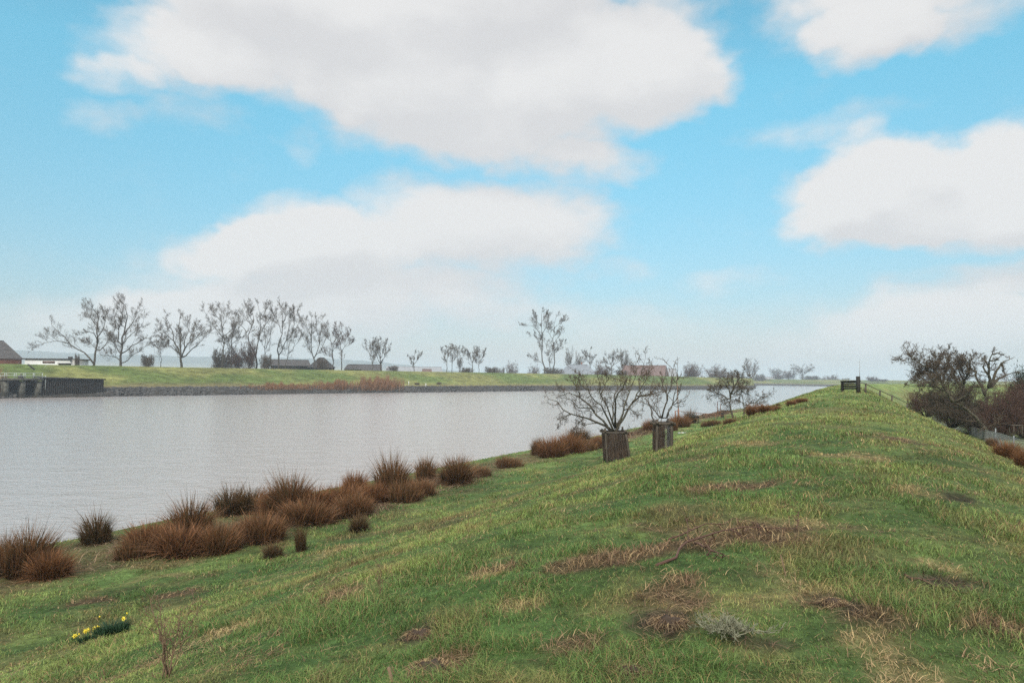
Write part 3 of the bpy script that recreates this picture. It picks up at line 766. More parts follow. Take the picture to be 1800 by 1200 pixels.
for a in [
    ('dome', 'dense round leafless bush right of the red barn, darkest on the dike', 1219, 638, 666, 470, 36),
    ('dome', 'wide pale thicket beside the dense round bush', 1256, 643, 667, 560, 48),
    ('tree', 'tall pale bare tree above the thicket behind the twin riverside trees', 1319, 632, 668, 640, 36),
    ('scrub', 'low hazy bushes at the foot of the tall pale tree', 1296, 652, 668, 640, 34),
    ('slim', 'small hazy tree with reddish tint beyond the spit', 1364, 648, 669, 860, 22),
    ('dome', 'reddish hazy bush beside the small hazy tree beyond the spit', 1366, 656, 670, 850, 26),
    ('dome', 'round hazy bush at the edge of the broad crowned tree', 1387, 650, 670, 840, 22),
    ('tree', 'broad crowned bare tree beyond the river bend', 1411, 641, 671, 830, 44),
    ('scrub', 'low hazy scrub left of the tiny far roof', 1338, 657, 669, 800, 30),
    ('scrub', 'low hazy scrub under the broad crowned tree', 1430, 660, 671, 830, 40),
    ('dome', 'faint distant bush halfway between the broad crowned tree and the gate', 1457, 660, 671, 900, 22),
    ('slim', 'faint distant tree nearest the wooden gate', 1466, 659, 671, 900, 12),
    ('scrub', 'faint distant hedge running up to the wooden gate', 1480, 664, 672, 880, 34),
    ('dome', 'conical hazy tree just beyond the wire fence', 1533, 661, 675, 700, 20),
    ('scrub', 'low hazy scrub beyond the wire fence', 1548, 666, 675, 700, 24),
    ('scrub', 'dark scrub clump at the foot of the straight-stemmed tree', 388, 612, 643, 236, 30),
    ('dome', 'dark scrub clump around the ivy-wrapped stem', 414, 608, 643, 238, 34),
    ('dome', 'dark ivy bush under the broad twin-stemmed tree', 437, 598, 643, 240, 28),
    ('scrub', 'thin scrub under the slim two-stemmed tree', 470, 622, 644, 242, 24),
    ('scrub', 'dense low bush between the tallest round-crowned tree and the slim young tree', 258, 622, 638, 207, 24),
    ('scrub', 'bush before the gabled barn roof, under the fan-shaped tree', 566, 628, 648, 258, 20),
    ('scrub', 'dark bush between the flat shed and the wide leaning tree', 135, 621, 637, 196, 9),
    ('scrub', 'round hedge at the foot of the vase-shaped tree', 690, 642, 651, 285, 20),
    ('scrub', 'low hedge left of the one-sided dark tree', 818, 645, 653, 320, 26),
    ('dome', 'bluish conical evergreen clump far behind the dike', 900, 636, 656, 620, 22),
    ('scrub', 'low hazy scrub beside the bluish evergreen clump', 880, 645, 655, 560, 26),
    ('scrub', 'low hedge between the one-sided tree and the pale slender tree', 862, 644, 654, 330, 26),
    ('dome', 'hazy bush left of the very tall trees', 938, 642, 656, 480, 22),
    ('dome', 'brown thicket in front of the bluish hipped house', 1060, 640, 659, 405, 28),
    ('scrub', 'low brush at the eave of the red barn', 1092, 650, 660, 400, 24),
    ('slim', 'thin tree standing behind the flat top tree', 808, 625, 653, 330, 12),
    ('slim', 'thin bare tree rising behind the bluish house', 1018, 622, 657, 470, 16),
    ('slim', 'pale thin tree behind the red barn roof', 1098, 618, 658, 470, 18),
    ('slim', 'thin bare tree left of the bluish hipped house', 1000, 614, 657, 440, 14),
    ('scrub', 'brush around the feet of the very tall trees', 972, 645, 657, 365, 36)]:
    place(*a)

# ------------------------------------------------------------------ the trees on the near bank
NEAR_LV = [dict(c=7, tmin=.25, ratio=.44, spread=.8, up=.06, curl=.3, lcap=2.2, r=.011, rr=.5, K=6),
           dict(c=4, tmin=.2, ratio=.58, spread=.8, up=.15, curl=.35, r=.0075, rr=.55),
           dict(c=4, tmin=.15, ratio=.6, spread=.85, up=.08, curl=.4, r=.0055, rr=.6, K=4),
           dict(c=4, tmin=.25, ratio=.66, spread=.85, up=.04, curl=.4, r=.0040, rr=.6, K=3)]
def Z4(*p): return [(900 + x / 3.872, 520 + y / 3.872) for x, y in p]
g1_ = hit(1085, 808); D1 = g1_[1]
px_tree('gnarled bare fruit tree spreading wide out of the big tapered guard', (1080, 806), D1, [
    Z4((697, 1105), (697, 1000), (700, 920), (700, 895)),
    [.66] + Z4((690, 940), (640, 885), (590, 860), (490, 830), (390, 800), (340, 770), (310, 720), (245, 700)),
    [.66] + Z4((695, 930), (640, 870), (600, 820), (540, 760), (470, 690), (400, 655), (335, 680)),
    [.55] + Z4((693, 920), (640, 800), (590, 730), (530, 650), (490, 560)),
    [.5] + Z4((698, 905), (660, 780), (600, 670), (600, 580), (580, 500)),
    [.5] + Z4((702, 900), (680, 780), (690, 690), (725, 640), (720, 560)),
    [.6] + Z4((706, 905), (705, 750), (720, 660), (760, 600), (800, 540)),
    [.6] + Z4((708, 905), (755, 800), (770, 740), (800, 660), (830, 580), (850, 490)),
    [.72] + Z4((708, 920), (750, 850), (795, 745), (870, 680), (960, 650), (1010, 590)),
    [.4] + Z4((835, 710), (880, 620), (930, 560), (935, 470)), [.4] + Z4((860, 690), (950, 672), (1030, 640)),
    [.3] + Z4((790, 760), (850, 800), (885, 770)), [.35] + Z4((540, 760), (450, 760), (390, 700), (320, 640)),
    [.35] + Z4((390, 800), (340, 840), (310, 880)), [.35] + Z4((470, 690), (440, 620), (400, 560)), [.35] + Z4((600, 670), (640, 600), (650, 520)),
    [.35] + Z4((800, 660), (760, 580), (740, 500)), [.3] + Z4((490, 830), (450, 870), (420, 900)), [.35] + Z4((530, 650), (460, 600), (450, 520)),
    [.3] + Z4((870, 680), (860, 580), (900, 480), (910, 420)), [.3] + Z4((590, 860), (480, 880), (440, 830))], .115, 7,
    NEAR_LV, (M_barkg, M_twig), name='fruit_tree', depth=.75)
g2_ = hit(1165, 790); D2 = g2_[1]
px_tree('young bare fruit tree with thin stems in the slim see-through guard', (1158, 788), D2, [
    Z4((1003, 1040), (1005, 950), (1015, 870), (1020, 830)), [.6] + Z4((957, 850), (945, 760), (920, 690), (925, 650)), [.6] + Z4((1020, 840), (1045, 760), (1065, 660), (1090, 560), (1095, 500)),
    [.45] + Z4((1045, 850), (1085, 740), (1150, 720), (1185, 690)), [.45] + Z4((1005, 830), (960, 760), (930, 740), (880, 720)), [.5] + Z4((1050, 840), (1080, 760), (1100, 690), (1120, 620), (1125, 540)),
    [.4] + Z4((1060, 690), (1030, 620), (1020, 540)), [.35] + Z4((1090, 740), (1130, 680), (1150, 620)), [.3] + Z4((1000, 840), (985, 760), (975, 700)), [.3] + Z4((1085, 600), (1140, 560), (1190, 560))], .055, 8,
    [dict(c=4, tmin=.3, ratio=.45, spread=.7, up=.3, curl=.25, lcap=2.0, r=.010, rr=.5), dict(c=3, tmin=.2, ratio=.6, spread=.8, up=.2, curl=.3, r=.0075, rr=.55), dict(c=2, tmin=.2, ratio=.5, spread=.9, up=.1, curl=.3, r=.006, rr=.6, K=4)],
    (M_bark, M_twig), name='fruit_tree', depth=.6)
def Z5(*p): return [(1200 + x / 5, 580 + y / 5) for x, y in p]
D3 = hit(1287, 734)[1]
DENSE = [dict(c=7, tmin=.2, ratio=.58, spread=.85, up=.04, curl=.3, lcap=2.6, r=.020, rr=.45), dict(c=5, tmin=.15, ratio=.58, spread=.85, up=.06, curl=.3, r=.014, rr=.55),
         dict(c=5, tmin=.12, ratio=.62, spread=.85, up=.04, curl=.3, r=.0105, rr=.6, K=4), dict(c=3, tmin=.2, ratio=.65, spread=.9, up=.02, curl=.3, r=.009, rr=.6, K=3)]
px_tree('dark bare riverside tree with layered twiggy crown, larger of the pair', (1287, 733), D3, [
    Z5((440, 768), (422, 700), (415, 640), (420, 590), (425, 560)), [.7] + Z5((416, 620), (370, 580), (300, 555), (235, 590)), [.6] + Z5((420, 600), (400, 500), (360, 440), (310, 410)),
    [.7] + Z5((425, 560), (450, 500), (510, 410), (590, 425)), [.5] + Z5((415, 630), (380, 640), (345, 605)), [.5] + Z5((450, 500), (440, 420), (430, 380)), [.5] + Z5((300, 555), (260, 510), (235, 520)),
    [.5] + Z5((425, 580), (480, 530), (560, 480)), [.4] + Z5((490, 440), (500, 390), (470, 370)), [.4] + Z5((400, 500), (350, 500), (300, 500))], .17, 12,
    DENSE, (M_barkg, M_twigd), name='riverside_tree', depth=.6)
D4 = hit(1306, 733)[1]
px_tree('thin forked riverside tree with a bent limb arching over the rushes', (1306, 732.5), D4, [
    Z5((530, 764), (545, 705), (535, 650), (520, 600), (512, 540)), [.6] + Z5((545, 700), (572, 650), (640, 635), (720, 595)), [.5] + Z5((535, 650), (500, 620), (470, 610)), [.5] + Z5((512, 560), (550, 500), (590, 530)), [.4] + Z5((516, 580), (490, 520), (495, 490)), [.35] + Z5((640, 635), (680, 600), (700, 575)), [.35] + Z5((572, 650), (590, 680), (580, 640))], .11, 13,
    DENSE, (M_barkg, M_twigd), name='riverside_tree', depth=.6)

# garden trees on the landward side
def Z6(*p): return [(1500 + x / 5, 580 + y / 5) for x, y in p]
GD = [dict(c=9, tmin=.15, ratio=.6, spread=.85, up=.12, curl=.3, lcap=2.1, r=.018, rr=.5), dict(c=7, tmin=.15, ratio=.6, spread=.85, up=.10, curl=.3, r=.015, rr=.55),
      dict(c=5, tmin=.12, ratio=.64, spread=.85, up=.05, curl=.3, r=.012, rr=.6, K=4), dict(c=3, tmin=.2, ratio=.65, spread=.9, up=.02, curl=.3, r=.010, rr=.6, K=3)]
px_tree('old leaning garden tree with a dense dome of fine twigs behind the mesh fence', (1732, 757), 52, [
    [(1732, 757), (1722, 742), (1706, 722), (1690, 712), (1676, 706)], [.8, (1678, 706), (1664, 690), (1656, 672), (1650, 660), (1644, 648)], [.6, (1690, 712), (1694, 690), (1695, 668), (1692, 648)],
    [.5, (1664, 690), (1640, 678), (1618, 680), (1600, 678)], [.5, (1656, 672), (1636, 654), (1620, 650)], [.5, (1656, 672), (1664, 650), (1668, 630), (1666, 618)], [.5, (1694, 690), (1680, 664), (1672, 640)],
    [.5, (1695, 668), (1706, 648), (1704, 632)], [.5, (1706, 720), (1680, 716), (1650, 704), (1628, 700)], [.4, (1650, 660), (1640, 640), (1646, 626)], [.4, (1676, 706), (1700, 694), (1712, 678)], [.4, (1695, 672), (1684, 650), (1684, 626)], [.4, (1640, 678), (1622, 666), (1612, 652)], [.3, (1636, 654), (1612, 634), (1588, 628)]], .2, 21,
    GD, (M_barkg, M_twigd), name='garden_tree', depth=.7)
px_tree('pollarded garden tree with thick knobbly forked limbs behind the mesh fence', (1736, 756), 56, [
    [(1736, 756), (1734, 734), (1731, 700), (1732, 688), (1738, 680)], [.6, (1738, 682), (1740, 672), (1738, 656), (1738, 634), (1744, 622)], [.35, (1744, 624), (1752, 620), (1767, 625)], [.55, (1731, 692), (1720, 668), (1714, 652), (1710, 640)],
    [.6, (1739, 682), (1750, 656), (1762, 636), (1774, 632)], [.6, (1738, 684), (1754, 666), (1768, 660), (1780, 655)], [.4, (1738, 644), (1730, 632), (1724, 626)], [.4, (1739, 660), (1728, 646), (1732, 632)], [.35, (1750, 634), (1754, 628), (1748, 632)], [.4, (1760, 638), (1764, 646), (1766, 656)], [.35, (1715, 656), (1704, 644), (1708, 628)]], .26, 22,
    [dict(GD[0], c=5, ratio=.34), dict(GD[1], c=5), dict(GD[2], c=4)], (M_barkg, M_twigd), name='garden_tree', depth=.6)
def garden_bush(label, px, top, base, D, wpx, n, mats, seed, dens=1.0):
    g = np.random.default_rng(seed); b = foot(px, D); b[2] = P(px, base, D)[2] if base else b[2]
    h = P(px, top, D)[2] - b[2]; w = wpx * D / F
    t = thing('garden_bush', label, 'bush', b, 'shrubs along the garden fence')
    tree_meshes(auto_bush(h, w, n, g, .03), t, [dict(c=6, tmin=.15, ratio=.48, spread=.8, up=.15, curl=.3, r=.012, rr=.6, K=4), dict(c=6, tmin=.15, ratio=.6, spread=.85, up=.08, curl=.3, r=.009, rr=.6, K=4), dict(c=4, tmin=.15, ratio=.65, spread=.9, up=.05, curl=.3, r=.0075, rr=.6, K=3)], mats, g, ('stems', 'crown'))
    return t
garden_bush('purplish bare bush where the wire fence meets the garden', 1628, 686, 727, 66, 64, 46, (M_barkg, M_twigr), 31)
garden_bush('dark tangled bush under the leaning garden tree', 1672, 676, 745, 60, 80, 70, (M_barkg, M_twigd), 32)
garden_bush('dark brush around the trunk of the pollarded tree', 1716, 686, 764, 58, 66, 64, (M_barkg, M_twigd), 33)
garden_bush('tall reddish brown hedge bush filling the picture edge', 1800, 668, 762, 54, 110, 80, (M_barkg, M_twigr), 34)
garden_bush('low reddish brush in front of the pollarded tree', 1758, 696, 766, 53, 60, 56, (M_barkg, M_twigr), 35)
# dark evergreen at the edge: leaf clumps on branches
def evergreen(label, px, top, base, D, wpx, seed):
    g = np.random.default_rng(seed); b = P(px, base, D); h = P(px, top, D)[2] - b[2]; w = wpx * D / F
    t = thing('evergreen_tree', label, 'tree', b)
    lm = auto_limbs(h, w, 8, .3, g, .14)
    mb = MB(); pts = []
    for r0, p in lm:
        q, ln = resample(p, 8); mb.tube(q, np.linspace(r0, r0 * .3, 8), 5); pts.append(q[3:])
    mb.build('trunk', M_bark, t)
    a = np.concatenate(pts); n = 9000
    c = a[g.integers(0, len(a), n)] + g.normal(size=(n, 3)) * np.array([.09 * w, .09 * w, .07 * h])
    col = np.array([.035, .048, .022]) * (.5 + .9 * g.random(n))[:, None]
    lean = g.normal(size=(n, 3)) * .12
    v, q, tt_, cc_ = blades(c, g.normal(size=n) * .06, lean, np.full(n, .06), col, None, g, 0)
    mesh_np('crown', v, [q, tt_], M_leaf, cc_, t)
evergreen('dark evergreen tree at the picture edge behind the reddish hedge', 1802, 646, 762, 58, 44, 41)
# ------------------------------------------------------------------ farm buildings behind the far dike
def sheet(mb, pts, th=.12):
    """a roof slope with thickness"""
    p = np.array(pts, float); n = nrm(np.cross(p[1] - p[0], p[2] - p[0]));
    if n[2] < 0: n = -n
    q = p - n * th; k = len(p)
    mb.add(np.vstack([p, q]), [list(range(k))], [list(range(k, 2 * k))[::-1]])
    mb.add(np.vstack([p, q]), [[i, (i + 1) % k, (i + 1) % k + k, i + k] for i in range(k)])
def house(label, cat, x0, x1, ridge, eave, D, depth, roof_m, wall_m, hip=(0, 0), rot=0, windows=2, door=True, chim=None, name='farmhouse', oh=.4):
    """long side towards the river; x0, x1 eave ends, heights taken at distance D; hip: how far the ridge is drawn in at each end (share)"""
    a = P(x0, eave, D); b = P(x1, eave, D); zr = P((x0 + x1) / 2, ridge, D)[2]; ze = a[2]
    Lh = b[0] - a[0]; zb = 1.1; cx = (a[0] + b[0]) / 2
    rot = rot - math.atan2(cx, D); Lh *= math.cos(rot)          # the long side looks across the river
    t = thing(name, label, cat, (cx - math.sin(rot) * depth / 2, D + math.cos(rot) * depth / 2, zb)); t.rotation_euler = (0, 0, rot)
    h = max(ze - zb, 2.2); H = max(zr, ze + 1) - zb; x = Lh / 2; y = depth / 2
    w = MB()
    xe = x - oh; ye = y - oh
    w.add([[-xe, -ye, 0], [xe, -ye, 0], [xe, ye, 0], [-xe, ye, 0], [-xe, -ye, h], [xe, -ye, h], [xe, ye, h], [-xe, ye, h]], [[0, 1, 5, 4], [1, 2, 6, 5], [2, 3, 7, 6], [3, 0, 4, 7]])
    for s, hp in ((-1, hip[0]), (1, hip[1])):
        if not hp: w.add([[s * xe, -ye, h], [s * xe, ye, h], [s * xe, 0, H - .25]], [[0, 1, 2]])
    w.build('wall', wall_m, t)
    r = MB(); rx0 = -x + hip[0] * Lh; rx1 = x - hip[1] * Lh
    sheet(r, [[-x, -y, h - .1], [x, -y, h - .1], [rx1, 0, H], [rx0, 0, H]]); sheet(r, [[-x, y, h - .1], [x, y, h - .1], [rx1, 0, H], [rx0, 0, H]])
    if hip[0]: sheet(r, [[-x, -y, h - .1], [-x, y, h - .1], [rx0, 0, H]])
    if hip[1]: sheet(r, [[x, -y, h - .1], [x, y, h - .1], [rx1, 0, H]])
    r.beam([rx0, 0, H + .03], [rx1, 0, H + .03], .35, .14)
    ro = r.build('roof', roof_m, t)
    if chim is not None:
        c_ = MB(); c_.box((chim * Lh / 2, .4, H + .4), (.7, .7, 1.7)); c_.box((chim * Lh / 2, .4, H + 1.3), (.9, .9, .16)); c_.build('chimney', M_brick, ro)
    for i in range(windows):
        f = MB(); wx = -xe + (i + .5) * 2 * xe / windows; cz = min(h - .9, 1.7)
        for dx in (-.55, .55): f.box((wx + dx, -ye - .03, cz), (.1, .08, 1.3))
        for dz in (-.6, 0, .6): f.box((wx, -ye - .03, cz + dz), (1.0, .07, .09))
        fo = f.build('window', M_white, t); p_ = MB(); p_.box((wx, -ye - .005, cz), (1.0, .03, 1.15)); p_.build('pane', M_glass, fo)
    if door:
        d_ = MB(); d_.box((xe * .45, -ye - .03, 1.05), (1.0, .07, 2.1)); d_.box((xe * .45 + .35, -ye - .09, 1.05), (.05, .06, .2)); d_.build('door', M_darkwood, t)
    return t
house('brick farmhouse with a steep dark hipped roof behind the sluice', 'farmhouse', -110, 44, 596, 628, 196, 16, M_dtile, M_brick, (.24, .24), 0, 6, chim=-.3)
house('dark barn with a long sagging roof under the slim S-limbed trees', 'barn', 474, 547, 631.5, 642, 275, 14, M_dtile, M_darkwood, (0, .05), 0, 3, name='barn')
house('gabled barn with a small hipped dark roof under the fan-shaped tree', 'barn', 540, 590, 628, 645, 270, 12, M_dtile, M_darkwood, (.4, .4), 0, 2, name='barn')
house('low brown shed roof just left of the long dark roof', 'shed', 604, 636, 640.5, 648.5, 285, 9, M_dtile, M_darkwood, (.2, .2), 0, 2, name='shed')
house('long dark farm roof behind the vase-shaped bare tree', 'barn', 606, 672, 640, 650, 300, 14, M_dtile, M_darkwood, (.12, 0), 0, 4, name='barn')
house('very long low grey sheet roof of a cattle barn', 'barn', 678, 778, 644, 653, 330, 18, M_gtile, M_conc, (0, 0), 0, 6, name='cattle_barn')
house('tiny red gabled hut in front of the long grey roof', 'hut', 742, 759, 648.5, 653.2, 316, 6, M_rtile, M_brick, (0, 0), 0, 1, name='hut')
house('bluish grey house with a hipped slate roof', 'house', 978, 1052, 640, 659, 410, 14, M_bgtile, M_white, (.28, .26), 0, 4, chim=.2)
house('long barn with a striped red tile roof', 'barn', 1084, 1172, 641.5, 659.5, 430, 15, M_rtile, M_conc, (.05, .02), R(-12), 5, name='barn')
house('small grey roofed shed attached to the end of the red barn', 'shed', 1167, 1190, 647.5, 662, 440, 9, M_gtile, M_conc, (0, .2), R(-12), 1, name='shed')
house('tiny far house roof beyond the spit', 'house', 1338, 1360, 662, 668, 900, 9, M_gtile, M_white, (0, 0), 0, 2)
# flat roofed white shed
a = P(40, 631, 200); b_ = P(122, 632, 200)
t = thing('stable', 'low white flat-roofed stable behind the far dike', 'stable', ((a[0] + b_[0]) / 2, 205, 1.1)); xl = (b_[0] - a[0]) / 2; hh = a[2] - 1.1
w = MB(); w.box((0, 0, hh / 2), (2 * xl - .5, 9, hh)); w.build('wall', M_white, t)
w = MB(); w.box((0, 0, hh + .14), (2 * xl + .6, 9.8, .3)); w.build('roof', M_dtile, t)
w = MB(); wx = P(84, 634, 200)[0] - (a[0] + b_[0]) / 2; w.box((wx, -4.55, hh - .8), (3.6, .12, .62)); w.build('window', M_rtile, t)
w = MB(); wx = P(104, 634, 200)[0] - (a[0] + b_[0]) / 2; w.box((wx, 0, hh + .6), (.9, .9, .7)); w.build('chimney', M_dtile, t)
t = thing('hut', 'small dark timber hut at the end of the white stable', 'hut', P(114, 640, 197)); t.location.z = 6.4
w = MB(); w.box((0, 0, .9), (2.4, 2, 1.9)); w.build('wall', M_darkwood, t)
w = MB(); w.box((0, 0, 1.95), (2.9, 2.5, .18)); w.build('roof', M_dtile, t)
w = MB(); w.box((.1, -1.03, 1.0), (1.5, .08, .5)); w.build('window', M_glass, t)

# ------------------------------------------------------------------ sluice and sheet pile wall in the opposite bank
ps = bank_pt(np.array([bank_s(40)]), np.array([.0]))[0]
M_rail = mk('pale_green_paint', (.34, .38, .34), (.46, .50, .46), 3, .6)
dv = nrm((W[int(bank_s(160))] - W[int(bank_s(10))])[None])[0]; az_b = math.atan2(dv[1], dv[0])
def on_bank(px, t): return bank_pt(np.array([bank_s(px)]), np.array([t]))[0]
p0 = on_bank(8, .03); p1 = on_bank(74, .03); L_ = float(np.linalg.norm((p1 - p0)[:2]))
mid = (p0 + p1) / 2
az_s = math.atan2(p1[1] - p0[1], p1[0] - p0[0])
t = thing('sluice', 'concrete double sluice outlet with white railing in the opposite bank', 'sluice', (mid[0], mid[1], 0)); t.rotation_euler = (0, 0, az_s)
x = L_ / 2
Dz = float(mid[1]); zt = P(40, 667, Dz)[2]; zdeck = zt
w = MB()
for cx_, wd_ in ((-x + .45, .9), (.0, .9), (x - .45, .9)): w.box((cx_, 1.5, zdeck / 2 - .3), (wd_, 4.2, zdeck + .0))
w.build('pier', M_algae, t)
w = MB(); w.box((0, 3.0, zdeck / 2 - .3), (2 * x - .1, .5, zdeck)); w.build('back_wall', M_black, t)
w = MB(); w.box((0, 1.4, zdeck + .05), (2 * x + .5, 4.6, .5)); w.build('deck', M_algae, t)
for s in (-1, 1):
    w = MB(); w.box((s * x * .5, 0.1, zdeck - 1.0), (x - .9, .3, .28)); w.box((s * x * .5, .5, zdeck - .45), (x - .9, .25, 1.0)); w.build('lift_gate', M_darkwood, t)
w = MB(); w.box((-.2, .2, zdeck + .55), (1.0, .8, .7)); w.box((-.2, .2, zdeck + 1.0), (.3, .3, .6)); w.build('winch', M_algae, t)
w = MB(); zr = zdeck + .3
for fx in np.linspace(-x, x, 5):
    for yy in (-.7, 3.4): w.beam((fx, yy, zr), (fx, yy, zr + 1.15), .11, .11)
for hgt in (.6, 1.15):
    for yy in (-.7, 3.4): w.beam((-x - .06, yy, zr + hgt), (x + .06, yy, zr + hgt), .10, .10)
    for s in (-1, 1): w.beam((s * x, -.64, zr + hgt), (s * x, 3.34, zr + hgt), .09, .09)
w.build('railing', M_rail, t)
w = MB(); w.beam((-x - .8, -.4, 1.9), (-x - .8, -.4, zr + .9), .12, .12); w.beam((x + .8, -.4, 1.9), (x + .8, -.4, zr + .7), .12, .12)
w.beam((-x - .8, -.4, zr + .4), (-x - .1, -.64, zr + .4), .1, .1); w.beam((x + .8, -.4, zr + .4), (x + .1, -.64, zr + .4), .1, .1); w.build('wing_rail', M_rail, t)
# sheet piles
p2 = on_bank(77, .02); p3 = on_bank(186, .05)
t = thing('sheet_pile_wall', 'dark corrugated sheet pile wall beside the sluice', 'retaining wall', (p2[0], p2[1], 0))
d2_ = (p3 - p2)[:2]; Lw = float(np.linalg.norm(d2_)); az2 = math.atan2(d2_[1], d2_[0]); t.rotation_euler = (0, 0, az2)
n = int(Lw / .45); xs, ys = [], []
for i in range(n):
    o = (0, .35, .35, 0)
    for j, f in enumerate((0, .12, .5, .62)): xs.append((i + f) * Lw / n); ys.append(o[j])
zt0 = P(77, 665.5, p2[1])[2]; zt1 = P(186, 667.5, p3[1])[2]
tops = np.interp(xs, [0, Lw], [zt0, zt1]); k = len(xs)
v = np.concatenate([np.stack([xs, ys, np.full(k, -1.5)], 1), np.stack([xs, ys, tops], 1)])
w = MB(); w.add(v, [[i, i + 1, i + 1 + k, i + k] for i in range(k - 1)]); w.build('piles', M_sheet, t)
w = MB(); w.beam((-.2, .17, zt0 + .12), (Lw + .2, .17, zt1 + .12), .85, .3); w.build('cap_beam', M_black, t)
w = MB(); w.add([[0, .4, zt0], [Lw, .4, zt1], [Lw, 6, zt1 + .3], [0, 6, zt0 + .5]], [[0, 1, 2, 3]]); w.build('backfill', M_sheet, t)
# tilted plank and stake on the slope
def stick(name, label, cat, px0, py0, px1, py1, D, r, mat, group=None, sides=6):
    a = P(px0, py0, D); b = P(px1, py1, D); d = nrm((a - b)[None])[0]
    w = MB(); w.tube([a + d * .3 - a, b - a], [r, r * .85], sides)
    o = w.build(name, mat); o.location = [float(q) for q in a]
    return tag(o, label, cat, group)
stick('plank', 'dark plank lying tilted on the grass above the sluice', 'plank', 59, 648, 49, 640, 163, .18, M_darkwood)
stick('stake', 'slanting pale stake in the grass beyond the sluice railing', 'stake', 77, 647, 82, 641, 170, .05, M_rail)
for px, py, top, lab in ((718.5, 676.5, 670, 'white marker post standing higher on the grass slope'), (748.5, 681, 673.5, 'white marker post at the edge of the stones')):
    D = float(bank_pt(np.array([bank_s(px)]), np.array([.2 if px < 730 else .14]))[0][1])
    stick('marker_post', lab, 'marker post', px, py, px, top, D, .14, M_white, 'white marker posts of the opposite bank')
for px, py, lab in ((733, 674, 'dark molehill beside the higher white marker post'), (772, 673.5, 'dark molehill farther along from the white marker posts')):
    D = float(bank_pt(np.array([bank_s(px)]), np.array([.24]))[0][1]); b = P(px, py, D)
    g = np.random.default_rng(int(px)); v0, f0 = rock_proto(g)
    o = mesh_np('molehill', v0 * np.array([1.1, .8, .45]) * (1 + .2 * (g.random((12, 1)) - .5)), [f0], M_clod, smooth=True); o.location = [float(q) for q in b]; tag(o, lab, 'molehill', 'molehills on the far slope')

# ------------------------------------------------------------------ tree guards
def guard(label, base, top_px, D, rb, rt, lean, seed, fill, open_share):
    g = np.random.default_rng(seed); b = np.array(base, float); h = P(top_px[0], top_px[1], D)[2] - b[2]
    t = thing('tree_guard', label, 'tree guard', b)
    q4 = [(-1, -1), (1, -1), (1, 1), (-1, 1)]; posts = []
    for i, (sx, sy) in enumerate(q4):
        p = np.array([[sx * rb * .8, sy * rb * .8, -.3], [sx * rt * .8 + lean, sy * rt * .8, h * (1.12 if i in (0, 2) else 1.0)]])
        posts.append(p); w = MB(); w.tube(np.linspace(p[0], p[1], 5), np.linspace(.055, .05, 5), 7); w.build('post', M_wood, t)
    def at(i, z): p = posts[i]; f = (z + .3) / (h + .3); return p[0] + (p[1] - p[0]) * min(f, 1)
    for i in range(4):
        w = MB(); a, c_ = at(i, h * .97), at((i + 1) % 4, h * .97); a[2] = c_[2] = h * (.96 + .05 * (i % 2)); d = nrm((c_ - a)[None])[0]
        w.tube([a - d * .14, c_ + d * .14], [.055, .05], 7); w.build('rail', M_wood, t)
    # wire netting round the posts
    w = MB(); th = np.linspace(0, 2 * math.pi, 41)
    def ring(z):
        f = z / h; r = rb + (rt - rb) * f
        e = 1 / np.maximum(np.abs(np.cos(th)), np.abs(np.sin(th))); rr = r * (.55 + .35 * e)
        return np.stack([np.cos(th) * rr + lean * f, np.sin(th) * rr, np.full(41, z)], 1)
    zs = np.linspace(.03, h * .97, 14); rings = [ring(z) for z in zs]
    p0, p1 = [], []
    for a in rings: p0.append(a[:-1]); p1.append(a[1:])
    for a, c_ in zip(rings[:-1], rings[1:]):
        p0.append(a[:-1]); p1.append(c_[1:]); p0.append(a[1:]); p1.append(c_[:-1])
    v, f = tubes(np.concatenate(p0), np.concatenate(p1), .0016, .0016, 3); mesh_np('netting', v, [f], M_steel, None, t)
    # dead stalks standing packed inside
    n = fill; a_ = g.random(n) * 6.283; keep = (np.cos(a_) < open_share) | (g.random(n) < .04); a_ = a_[keep]; n = len(a_)
    fz = g.random(n) ** 1.3 * .8; e = 1 / np.maximum(np.abs(np.cos(a_)), np.abs(np.sin(a_)))
    rr = (rb + (rt - rb) * fz) * (.55 + .35 * e) * (.93 + .10 * g.random(n)); z = fz * h
    bb = np.stack([np.cos(a_) * rr + lean * fz, np.sin(a_) * rr, z], 1)
    lean_ = np.stack([np.full(n, lean * .3) - np.cos(a_) * .05 + g.normal(size=n) * .04, -np.sin(a_) * .05 + g.normal(size=n) * .04, 0 * a_], 1)
    up = np.minimum((.25 + .35 * g.random(n)), (1.02 * h - z))
    c_ = np.array([.090, .062, .044]) * (.35 + 1.0 * g.random(n))[:, None]
    v, q, tt_, cc_ = blades(bb, up, lean_, .012 + .022 * g.random(n), c_, None, g, 0); mesh_np('dead_stalks', v, [q, tt_], M_straw, cc_, t)
    return t
gb = foot(1086, D1); guard('big tapered tree guard packed with dead stalks under the gnarled tree', gb, (1080, 757), D1, 23.5 * D1 / F / .95, 21 * D1 / F / .95, -6.5 * D1 / F, 1, 5200, 2.0)
gb = foot(1165, D2); guard('slim tree guard half filled with stalks, see-through on one side', gb, (1165, 742), D2, 15.5 * D2 / F / .95, 15 * D2 / F / .95, .0, 2, 2600, .0)

